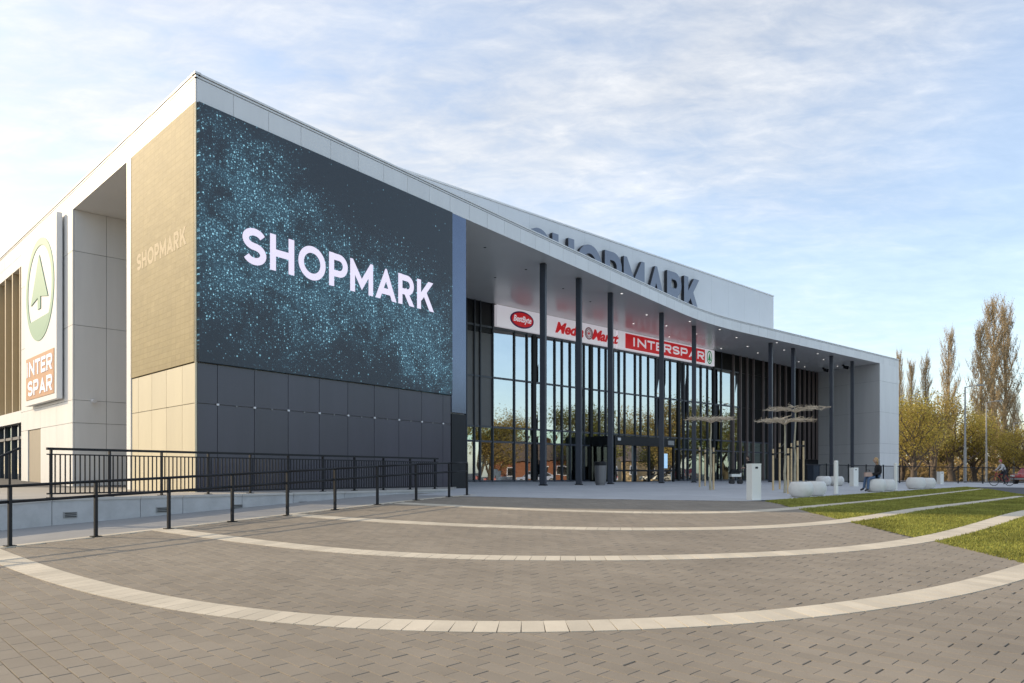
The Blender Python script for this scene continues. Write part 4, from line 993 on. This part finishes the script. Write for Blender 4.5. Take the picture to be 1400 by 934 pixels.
# woman on the stone seat, facing left
e = thing('person', 'woman in black jacket and blue jeans sitting on a stone seat', 'person', ps + Vector((.03, -.10, .53)))
J = dict(pelvis=(0, 0, .10), waist=(-.02, 0, .25), chest=(-.03, 0, .43), neck=(.01, 0, .58), headb=(.05, 0, .66),
         shl=(-.02, .17, .50), shr=(-.02, -.17, .50), ell=(-.10, .24, .27), elr=(-.02, -.24, .25), wrl=(.16, .16, .18), wrr=(.24, -.14, .17),
         hipl=(.04, .09, .08), hipr=(.04, -.09, .08), knl=(.44, .10, .06), knr=(.42, -.11, .04), anl=(.52, .10, -.40), anr=(.44, -.11, -.42), tol=(.66, .11, -.46), tor=(.58, -.12, -.48))
E_ = seg('pelvis', 'waist', 'chest', 'neck', 'headb') + seg('chest', 'shl', 'ell', 'wrl') + seg('chest', 'shr', 'elr', 'wrr') + seg('pelvis', 'hipl', 'knl', 'anl', 'tol') + seg('pelvis', 'hipr', 'knr', 'anr', 'tor')
Rd = dict(pelvis=(.14, .17), waist=(.13, .15), chest=(.13, .17), neck=.055, headb=.05, shl=.085, shr=.085, ell=.062, elr=.062, wrl=.042, wrr=.042, hipl=.10, hipr=.10, knl=.068, knr=.068, anl=.05, anr=.05, tol=.038, tor=.038)
Zn = {}
for pr in E_: Zn[pr] = 1
for pr in seg('pelvis', 'hipl', 'knl', 'anl') + seg('pelvis', 'hipr', 'knr', 'anr'): Zn[pr] = 2
Zn[('anl', 'tol')] = Zn[('anr', 'tor')] = 3; Zn[('neck', 'headb')] = 0
flip = lambda J: {k: (-x, y, z) for k, (x, y, z) in J.items()}
figure(e, flip(J), E_, Rd, Zn, [SKIN, JACKET, JEANS, SHOE], (-.075, 0, .76), BLOND, [((-.17, .16, .18), (-1, -.3, -.2)), ((-.25, -.14, .17), (-1, .3, -.2))], (-1, -.15, 0), .20)
hb = thing('handbag', 'small beige bag on the seated woman\'s lap', 'bag', e.location + Vector((-.42, -.05, .10)))
MB().prism([(hb.location.x + x, hb.location.y + y) for x, y in ((-.13, -.09), (.13, -.10), (.12, .08), (-.12, .09))], hb.location.z, hb.location.z + .17).build('body', mat('beige_bag', (.50, .36, .30), .7), hb)
MB().tube(hb.location + Vector((-.1, 0, .16)), hb.location + Vector((-.04, 0, .27)), .012).tube(hb.location + Vector((-.04, 0, .27)), hb.location + Vector((.06, 0, .27)), .012).tube(hb.location + Vector((.06, 0, .27)), hb.location + Vector((.1, 0, .16)), .012).build('strap', SHOE, hb)
# standing person by the pram, behind the nearest white bin
pp = G(1026, 662); e = thing('person', 'dark-clothed person with pram standing beyond the nearest white bin', 'person', pp)
JS = dict(pelvis=(0, 0, .92), waist=(.02, 0, 1.06), chest=(.06, 0, 1.26), neck=(.10, 0, 1.42), headb=(.13, 0, 1.49), shl=(.05, .18, 1.34), shr=(.05, -.18, 1.34), ell=(.16, .24, 1.10), elr=(.16, -.24, 1.10), wrl=(.38, .17, 1.02), wrr=(.38, -.17, 1.02),
          hipl=(0, .09, .86), hipr=(0, -.09, .86), knl=(.06, .10, .48), knr=(-.02, -.10, .48), anl=(.02, .10, .09), anr=(-.10, -.10, .10), tol=(.16, .12, .04), tor=(.05, -.12, .04))
RS = dict(Rd); RS.update(pelvis=(.15, .12), waist=(.14, .11), chest=(.17, .12))
ZS_ = dict(Zn)
for pr in seg('pelvis', 'hipl', 'knl', 'anl') + seg('pelvis', 'hipr', 'knr', 'anr'): ZS_[pr] = 2
figure(e, flip(JS), E_, RS, ZS_, [SKIN, JACKET, mat('dark_trousers', (.02, .022, .03), .8), SHOE], (-.16, 0, 1.59), DARKHAIR, [((-.39, .17, 1.02), (-1, 0, -.3)), ((-.39, -.17, 1.02), (-1, 0, -.3))], (-1, -.2, 0), .16)
pr_ = thing('pram', 'small black and white pram left of the nearest white bin', 'pram', pp + Vector((-.85, .05, 0)))
b0 = pr_.location; mb = MB(); mb.prism([(b0.x - .35, b0.y - .2), (b0.x + .25, b0.y - .2), (b0.x + .25, b0.y + .2), (b0.x - .35, b0.y + .2)], b0.z + .45, b0.z + .68); mb.build('carrycot', WHITEPAINT, pr_)
mb = MB()
for k in range(6):
    a0, a1 = math.radians(20 + 25*k), math.radians(20 + 25*(k+1)); mb.prism([(b0.x - .1 + .3*math.cos(a0 + .01), b0.y - .2), (b0.x - .1 + .3*math.cos(a1), b0.y - .2), (b0.x - .1 + .3*math.cos(a1), b0.y + .2), (b0.x - .1 + .3*math.cos(a0 + .01), b0.y + .2)], b0.z + .62, b0.z + .66 + .26*math.sin((a0+a1)/2))
mb.build('hood', JACKET, pr_)
for sx in (-.28, .22):
    for sy in (-.22, .22): MB().tube(b0 + Vector((sx, sy - .02, .13)), b0 + Vector((sx, sy + .02, .13)), .13, n=14).build('wheel', SHOE, pr_)
MB().tube(b0 + Vector((.22, -.18, .15)), b0 + Vector((-.2, -.18, .5)), .015).tube(b0 + Vector((-.28, .18, .15)), b0 + Vector((.2, .18, .5)), .015).tube(b0 + Vector((.2, -.18, .5)), b0 + Vector((.5, -.18, 1.02)), .014).tube(b0 + Vector((.2, .18, .5)), b0 + Vector((.5, .18, 1.02)), .014).tube(b0 + Vector((.5, -.18, 1.02)), b0 + Vector((.5, .18, 1.02)), .016).build('frame', STEEL, pr_)
# cyclist on the path at the right
pc = G(1369.5, 664.5); REDB = mat('red_paint', (.35, .02, .03), .35)
bk = thing('bicycle', 'red bicycle ridden along the path beyond the lawn', 'bicycle', pc)
def ring(c, r, tr, m, par, name, n=24):
    mb = MB()
    for i in range(n):
        a, b = 2*math.pi*i/n, 2*math.pi*(i+1)/n; mb.tube(c + Vector((r*math.cos(a), 0, r*math.sin(a))), c + Vector((r*math.cos(b), 0, r*math.sin(b))), tr, n=5, cap=False)
    return mb.build(name, m, par)
for sx in (-.52, .52):
    w = ring(pc + Vector((sx, 0, .34)), .32, .022, SHOE, bk, 'wheel'); mb = MB()
    for k in range(10): a = math.pi*k/10; dv = Vector((.31*math.cos(a), 0, .31*math.sin(a))); mb.tube(pc + Vector((sx, 0, .34)) - dv, pc + Vector((sx, 0, .34)) + dv, .003, n=3)
    mb.build('spokes', GREYTRIM, w)
K = lambda x, z: pc + Vector((x, 0, z))
mb = MB()
for a, b in ((K(.52, .34), K(.12, .32)), (K(.12, .32), K(.22, .80)), (K(.52, .34), K(.22, .78)), (K(.12, .32), K(-.36, .76)), (K(.22, .74), K(-.36, .84)), (K(-.36, .95), K(-.52, .34))): mb.tube(a, b, .02)
mb.build('frame', REDB, bk); MB().tube(K(.34, .9), K(.10, .92), .06, .03).build('saddle', SHOE, bk); MB().tube(K(-.36, 1.02) + Vector((0, -.28, 0)), K(-.36, 1.02) + Vector((0, .28, 0)), .014).tube(K(-.36, .95), K(-.36, 1.02), .015).build('handlebar', STEEL, bk)
e = thing('person', 'cyclist in pale grey jacket and pink hat on the path', 'person', pc)
JC = dict(pelvis=(.22, 0, 1.00), waist=(.16, 0, 1.14), chest=(.04, 0, 1.34), neck=(-.04, 0, 1.48), headb=(-.07, 0, 1.55), shl=(.0, .17, 1.40), shr=(.0, -.17, 1.40), ell=(-.14, .22, 1.16), elr=(-.14, -.22, 1.16), wrl=(-.32, .22, 1.05), wrr=(-.32, -.22, 1.05),
          hipl=(.18, .09, .95), hipr=(.18, -.09, .95), knl=(-.12, .11, .72), knr=(.02, -.11, .56), anl=(.06, .11, .38), anr=(.16, -.11, .18), tol=(-.08, .11, .33), tor=(.02, -.11, .13))
PINK = mat('pink_hat', (.45, .10, .12), .8)
figure(e, JC, E_, RS, ZS_, [SKIN, mat('pale_jacket', (.50, .50, .50), .8), MATS['dark_trousers'], SHOE], (-.11, 0, 1.66), PINK, [((-.33, .22, 1.05), (-1, 0, -.3)), ((-.33, -.22, 1.05), (-1, 0, -.3))], (-1, 0, 0), .06)

# ------------------------------------------------------------------ dark park fence and cabinet
fe = thing('park_fence', 'dark metal bar fence running from the building to the right', 'fence', G(1230, 661))
fp = [G(x, y) for x, y in ((1098, 660.5), (1160, 660.5), (1230, 660.5), (1310, 661), (1410, 662))]
rails = MB(); bars = MB()
for a, b in zip(fp, fp[1:]):
    L = (b-a).length; n = max(1, int(L/2.2))
    for z in (.12, 1.32): rails.tube(a + Vector((0, 0, z)), b + Vector((0, 0, z)), .03, n=6)
    for i in range(n): q = a + (b-a)*i/n; MB().box(q, .07, .07, 1.42, 0, True).build('post', BLACK, fe)
    m = int(L/.14)
    for i in range(m): q = a + (b-a)*i/m; bars.tube(q + Vector((0, 0, .1)), q + Vector((0, 0, 1.34)), .011, n=4, cap=False)
rails.build('rails', BLACK, fe); tag(bars.build('bars', BLACK, fe), kind='stuff')
p = G(1112.5, 660.2); cbx = thing('cabinet', 'dark blue utility cabinet at the left end of the fence', 'cabinet', p)
MB().box(p, .75, .5, 1.25, .6, True).build('body', mat('cabinet_blue', (.03, .045, .07), .5), cbx); MB().box(p + Vector((0, 0, 1.25)), .82, .56, .06, .6, True).build('cap', STEEL, cbx)
# street lamps
for px, top, Y, lab in ((1319.5, 529, 68, 'nearest tall grey street lamp left of the poplars'), (1348.5, 550, 82, 'middle grey street lamp in front of the poplars'), (1386, 578, 98, 'farthest grey street lamp right of the cyclist')):
    X = (px - CX)/F*Y; g = Vector((X, Y, gz(X, Y))); h = EYE + (HY - top)*Y/F - g.z
    e = thing('street_lamp', lab, 'street lamp', g, 'street lamps beyond the fence'); LM = mat('galvanised', (.36, .36, .35), .5, metal=.3)
    MB().tube(g, g + Vector((0, 0, h*.35)), .13, .12, 12).tube(g + Vector((0, 0, h*.35)), g + Vector((0, 0, h)), .09, .06, 12).build('pole', LM, e)
    a = MB().tube(g + Vector((0, 0, h - .05)), g + Vector((.9, -.2, h + .12)), .04, .03, 8).build('arm', LM, e)
    MB().box(g + Vector((1.15, -.25, h + .12)), .7, .26, .12, -.2).build('lamp_head', LM, e)

# ------------------------------------------------------------------ trees
LEAFG = foliage_mat('spring_leaf', (.46, .37, .09), vscale=.5, trans=.4); LEAFO = foliage_mat('golden_leaf', (.40, .30, .10), vscale=.5, trans=.4); LEAFP = foliage_mat('poplar_bud', (.45, .355, .20), vscale=.5, trans=.25, attr=.3)
LEAFD = foliage_mat('green_leaf', (.20, .205, .06), vscale=.5, trans=.4)
TWB = mat('brown_twig', (.35, .275, .175), .9, var=.2, vscale=3)
def leafquad(v, f, r, c, s, rg):
    a = Vector((rg.gauss(0, 1), rg.gauss(0, 1), rg.gauss(0, 1))).normalized(); b = a.orthogonal().normalized(); n = len(v)
    c2 = a.cross(b); v += [c - b*s, c + c2*s*.7, c + b*s, c - c2*s*.7]; f.append((n, n+1, n+2, n+3)); r.append(rg.random())
def bushy(h, w, seed, leaf, nl=8500, s=.105, name='tree', bare=.0):
    rg = random.Random(seed); mb = MB(); tips = []
    def limb(p, d, L, r, lev):
        n = 4
        for i in range(n):
            d = (d + Vector((rg.gauss(0, .13), rg.gauss(0, .13), rg.gauss(.03, .09)))).normalized(); q = p + d*L/n
            mb.tube(p, q, r*(1-.18*i), r*(1-.18*(i+1)), 6 if lev < 2 else 4, False); p = q
            if lev < 3 and (i >= 1 or lev == 0):
                for _ in range(2 if lev else 3):
                    a = rg.uniform(0, 6.283); o = Vector((math.cos(a), math.sin(a), rg.uniform(.05, .7))).normalized(); limb(p, (d*.55 + o*.8).normalized(), L*rg.uniform(.5, .72), r*.5*(1-.15*i), lev+1)
            if lev >= 2: tips.append(p.copy())
    limb(Vector((0, 0, -.1)), Vector((0, 0, 1)), h*.36, h*.026, 0)
    zx = max(t.z for t in tips); wx = sorted(max(abs(t.x), abs(t.y)) for t in tips)[int(len(tips)*.97)]
    k = Vector((w/2/wx, w/2/wx, h*.95/zx))
    for q in mb.v: q.x *= k.x; q.y *= k.y; q.z *= k.z
    tips = [Vector((t.x*k.x, t.y*k.y, t.z*k.z)) for t in tips]
    v, f, r = [], [], []
    for _ in range(nl):
        t = rg.choice(tips)
        if t.z < h*.10: continue
        sp = h*.042; leafquad(v, f, r, t + Vector((rg.gauss(0, sp), rg.gauss(0, sp), rg.gauss(0, sp*.9))), s*rg.uniform(.5, 1.2), rg)
    return mb.mesh('trunk', BARK, True), mesh_from('crown', v, f, leaf, rnd=r)
def poplar(h, w, seed, nl=6500):
    rg = random.Random(seed); mb = MB(); v, f, r = [], [], []; p = Vector((0, 0, -.1)); n = 10
    for i in range(n):
        q = Vector((rg.gauss(0, .08), rg.gauss(0, .08), h*.97*(i+1)/n)); mb.tube(p, q, h*.017*(1-i/n*.93), h*.017*(1-(i+1)/n*.93), 7, False); p = q
    tw = MB(); spots = []
    for i in range(105):
        z = h*(.07 + .86*(i/105)**1.05); a = rg.uniform(0, 6.283); wid = w/2*(1.0 if z < h*.5 else (1 - (z/h-.5)*1.45))*rg.uniform(.55, 1.1)
        L = h*.20*rg.uniform(.6, 1.25)*(1 - .6*z/h); o = Vector((0, 0, z)); d = Vector((math.cos(a), math.sin(a), 0)); c = o
        for k in range(5):
            t = (k+1)/5; q = o + d*wid*min(1, t**.75) + Vector((rg.gauss(0, .1), rg.gauss(0, .1), L*t)); tw.tube(c, q, .075*(1-t*.8)*(1.2-z/h) + .012, .075*(1-(t+.2)*.8)*(1.2-z/h) + .010, 4, False)
            for _ in range(5):
                b = rg.uniform(0, 6.283); l = rg.uniform(.5, 1.7); e2 = q + Vector((math.cos(b)*.3*l, math.sin(b)*.3*l, l*.9)); tw.tube(q, e2, .022, .008, 3, False); spots += [q.lerp(e2, rg.random()) for _ in range(3)]
            c = q
    for _ in range(nl): leafquad(v, f, r, rg.choice(spots) + Vector((rg.gauss(0, .14), rg.gauss(0, .14), rg.gauss(0, .3))), rg.uniform(.04, .095), rg)
    mb.v += tw.v and []; k = len(mb.v); mb.f += [tuple(i + k for i in q) for q in tw.f]; mb.v += tw.v; mb.mi += tw.mi; mb.r += tw.r
    return mb.mesh('trunk', TWB, False), mesh_from('crown', v, f, LEAFP, rnd=r)
def plant(name, label, meshes, px, Y, h0, top_py, group, rz=0, wsc=1):
    X = (px - CX)/F*Y; g = Vector((X, Y, gz(X, Y))); h = EYE + (HY - top_py)*Y/F - g.z; e = thing(name, label, 'tree', g, group); k = h/h0
    for nm, me in zip(('trunk', 'crown'), meshes): o = link(nm, me, e, g, (0, 0, rz)); o.scale = (k*wsc, k*wsc, k)
    return e
pops = [poplar(24, 4.4, s) for s in (11, 12, 13)]
for i, (px, Y, top, ws, lab) in enumerate(((1358, 118, 413, 1.0, 'tallest bare brown poplar at the right'), (1374, 120, 418, .95, 'bare poplar just right of the tallest one'), (1341, 114, 446, .95, 'bare poplar just left of the tallest one'),
        (1297, 122, 455, .82, 'slender bare poplar standing alone left of the street lamp'), (1265, 135, 489, .75, 'distant pale poplar above the golden trees'), (1246, 135, 496, .7, 'distant pale poplar second from the building'), (1230, 138, 484, .55, 'distant thin poplar right against the building edge'), (1388, 112, 540, .9, 'short bare poplar at the right picture edge'))):
    plant('poplar', lab, pops[i % 3], px, Y, 24, top, 'bare poplars behind the fence', i*1.3, ws)
bs = [bushy(10, 9, 21, LEAFG), bushy(10, 9, 22, LEAFO), bushy(10, 10, 23, LEAFG)]
for i, (px, Y, top, ws, lab) in enumerate(((1249, 84, 530, .85, 'golden-leaved tree with dark trunk next to the building'), (1275, 92, 522, .9, 'golden-leaved tree second from the building'), (1302, 96, 540, .85, 'olive-gold tree left of the nearest street lamp'), (1333, 98, 556, .8, 'brownish tree between the two nearer street lamps'), (1376, 100, 572, .9, 'brown-leaved tree behind the cyclist'), (1405, 92, 568, .9, 'golden tree cut by the right picture edge'), (1232, 100, 548, .8, 'golden tree half hidden behind the building'))):
    plant('broad_tree', lab, bs[i % 3], px, Y, 10, top, 'golden spring trees behind the fence', i*.9, ws)
# dense undergrowth behind the trees
rg = random.Random(9); v, f, r = [], [], []
for _ in range(26000):
    Y = rg.uniform(104, 150); u = rg.uniform(.48, 1.3); x = u*Y; hh = 2.2 + 1.6*math.sin(x*.31) * math.sin(x*.11 + 1) + rg.random()*1.6
    leafquad(v, f, r, Vector((x, Y, gz(x, Y) + hh*rg.random()**.8)), rg.uniform(.18, .42), rg)
tag(link('undergrowth', mesh_from('undergrowth', v, f, foliage_mat('brown_scrub', (.32, .23, .10), vscale=.3, trans=.3), rnd=r)), 'brown-gold undergrowth massed behind the fence', 'undergrowth', kind='stuff')
# ------------------------------------------------------------------ what the glass mirrors: trees, houses and cars right of the frame
BRK = mat('brick_wall', (.30, .13, .08), .85, var=.25, vscale=5, bump=.2, bscale=12); ROOFT = mat('roof_tile', (.13, .10, .09), .8, var=.25, vscale=4)
PLAS = mat('ochre_plaster', (.48, .36, .22), .85, var=.1)
def house(x, y, w, d, h, rz, wallm, lab):
    g = Vector((x, y, gz(x, y))); e = thing('house', lab, 'house', g, 'houses across the road')
    R = Matrix.Rotation(rz, 4, 'Z'); T_ = lambda m: [g + R @ Vector(q) for q in m]
    def add(mb, nm, m, par=e):
        mb.v = T_(mb.v); return mb.build(nm, m, par)
    mb = MB(); mb.box((0, 0, -.3), w, d, h + .3, 0, True); k = len(mb.v)
    for sx in (-1, 1): k = len(mb.v); mb.v += [Vector((sx*w/2, -d/2, h)), Vector((sx*w/2, d/2, h)), Vector((sx*w/2, 0, h + d*.38))]; mb.f.append((k, k+1, k+2)); mb.mi.append(0); mb.r.append(0)
    add(mb, 'wall', wallm); mb = MB()
    for s in (-1, 1): mb.quad((-w/2 - .4, s*(d/2 + .4), h - .28), (w/2 + .4, s*(d/2 + .4), h - .28), (w/2 + .4, 0, h + d*.38 + .08), (-w/2 - .4, 0, h + d*.38 + .08))
    ro = add(mb, 'roof', ROOFT); add(MB().box((w*.25, .6, h + d*.2), .6, .6, 2.2, 0, True), 'chimney', BRK, ro)
    for s in (-1, 1):
        for q in range(3):
            wx = -w*.3 + w*.3*q; f_ = add(MB().box((wx, s*(d/2 + .01), h*.5), 1.2, .1, 1.4), 'window', SIGNWHITE); add(MB().box((wx, s*(d/2 + .05), h*.5), 1.0, .06, 1.2), 'pane', BLACK, f_)
    for q in (-1, 1): f_ = add(MB().box((-w/2 - .01, q*d*.22, h*.5), .1, 1.1, 1.3), 'window', SIGNWHITE); add(MB().box((-w/2 - .05, q*d*.22, h*.5), .06, .9, 1.1), 'pane', BLACK, f_)
house(74, 46, 11, 8, 3.6, 1.45, BRK, 'low brick house mirrored at the left end of the glass wall'); house(84, 61, 10, 8, 3.4, 1.3, PLAS, 'ochre house mirrored in the glass near the revolving door'); house(92, 118, 12, 9, 4.4, .9, mat('orange_plaster', (.45, .20, .08), .85, var=.1), 'orange house behind the trees at the right picture edge')
tr = [plant('broad_tree', 'bare-topped tree mirrored in the glass left of the entrance', bs[1], 1700, 60, 10, 520, 'trees across the road')]
refl = [(60, 40, 11), (66, 52, 12), (63, 59, 9), (70, 66, 13), (66, 74, 11), (76, 80, 12), (72, 88, 10), (88, 54, 14), (90, 72, 15), (86, 42, 13), (60, 33, 10)]
gm = bushy(10, 9, 31, LEAFD)
reflab = ['olive tree mirrored between brick house and left glass edge', 'leafy tree mirrored just right of the brick house', 'leafy tree mirrored behind the grey round bin', 'tall leafy tree mirrored over the entrance vestibule', 'leafy tree mirrored right of the entrance vestibule', 'leafy tree mirrored beside the leftmost trained tree', 'leafy tree mirrored at the right end of the glass', 'tall leafy tree mirrored behind the ochre house', 'tall leafy tree mirrored behind the entrance trees', 'leafy tree mirrored behind the brick house', 'leafy tree mirrored at the very left of the glass']
for i, (x, y, h) in enumerate(refl):
    g = Vector((x, y, gz(x, y))); e = thing('broad_tree', reflab[i], 'tree', g, 'trees across the road')
    for nm, me in zip(('trunk', 'crown'), (gm if i % 3 else bs[1])): o = link(nm, me, e, g, (0, 0, i*1.1)); o.scale = (h/10,)*3
def car(loc, rz, paint, lab, grp=None):
    e = thing('parked_car', lab, 'car', (0, 0, 0), grp)
    prof = [(-2.05, .35), (-2.1, .62), (-2.0, .82), (-1.1, .92), (-.55, 1.38), (.75, 1.44), (1.55, 1.0), (2.0, .92), (2.1, .6), (2.05, .35)]
    def loft(pf, hw0, hw1, z0, z1, nm, m, par=e):
        mb = MB(); n = len(pf); 
        for s in (-1, 1):
            for x, z in pf: t = (z - z0)/(z1 - z0); mb.v.append(Vector((x, s*(hw0 + (hw1-hw0)*t), z)))
        mb.f = [tuple(range(n-1, -1, -1)), tuple(range(n, 2*n))] + [(i, (i+1) % n, n+(i+1) % n, n+i) for i in range(n)]; mb.mi = [0]*len(mb.f); mb.r = mb.mi; o = mb.build(nm, m, par); return o
    body = loft(prof, .86, .68, .35, 1.44, 'body', paint)
    CG = MATS.get('car_glass') or mat('car_glass', (.01, .012, .015), .06)
    loft([(-1.0, .95), (-.53, 1.33), (.10, 1.37), (.10, .95)], .80, .72, .95, 1.37, 'side_window', CG); loft([(.18, .95), (.18, 1.37), (.72, 1.37), (1.35, .98)], .80, .72, .95, 1.37, 'side_window', CG)
    for x in (-1.3, 1.3):
        for s in (-1, 1):
            w = MB().tube((x, s*.68, .31), (x, s*.88, .31), .31, n=20).build('wheel', SHOE, e); MB().tube((x, s*.80, .31), (x, s*.89, .31), .19, n=12).build('rim', GREYTRIM, w)
    for s in (-1, 1): MB().box((-2.06, s*.62, .70), .1, .34, .14).build('headlight', WHITEPAINT, e); MB().box((2.06, s*.64, .74), .1, .3, .16).build('tail_light', RED, e)
    for x in (-2.1, 2.1): MB().box((x, 0, .45), .12, 1.6, .16).build('bumper', GREYTRIM, e)
    e.location = loc; e.rotation_euler = (0, 0, rz); return e
PRED = mat('car_red', (.38, .015, .02), .25, coat=1); PBLU = mat('car_blue', (.02, .10, .32), .25, coat=1); PSIL = mat('car_dark', (.05, .055, .06), .3, coat=1)
L_ = lambda x, y: (x, y, gz(x, y))
X = (1414 - CX)/F*64; car(L_(X, 64), .5, PRED, 'red car half out of the picture behind the cyclist')
car(L_(62, 46.5), 1.5, PBLU, 'blue car mirrored in the glass nearest the brick house'); car(L_(61, 52.5), 1.55, PBLU, 'blue car mirrored in the glass second from the left'); car(L_(62, 41), 1.5, PRED, 'dark red car mirrored at the left end of the glass'); car(L_(62, 60), 1.5, PSIL, 'dark grey car mirrored in the glass left of the revolving door'); car(L_(64, 67), 1.5, PSIL, 'dark grey car mirrored in the glass right of the revolving door')
for o in bpy.data.objects:
    if '_base' in o: del o['_base']
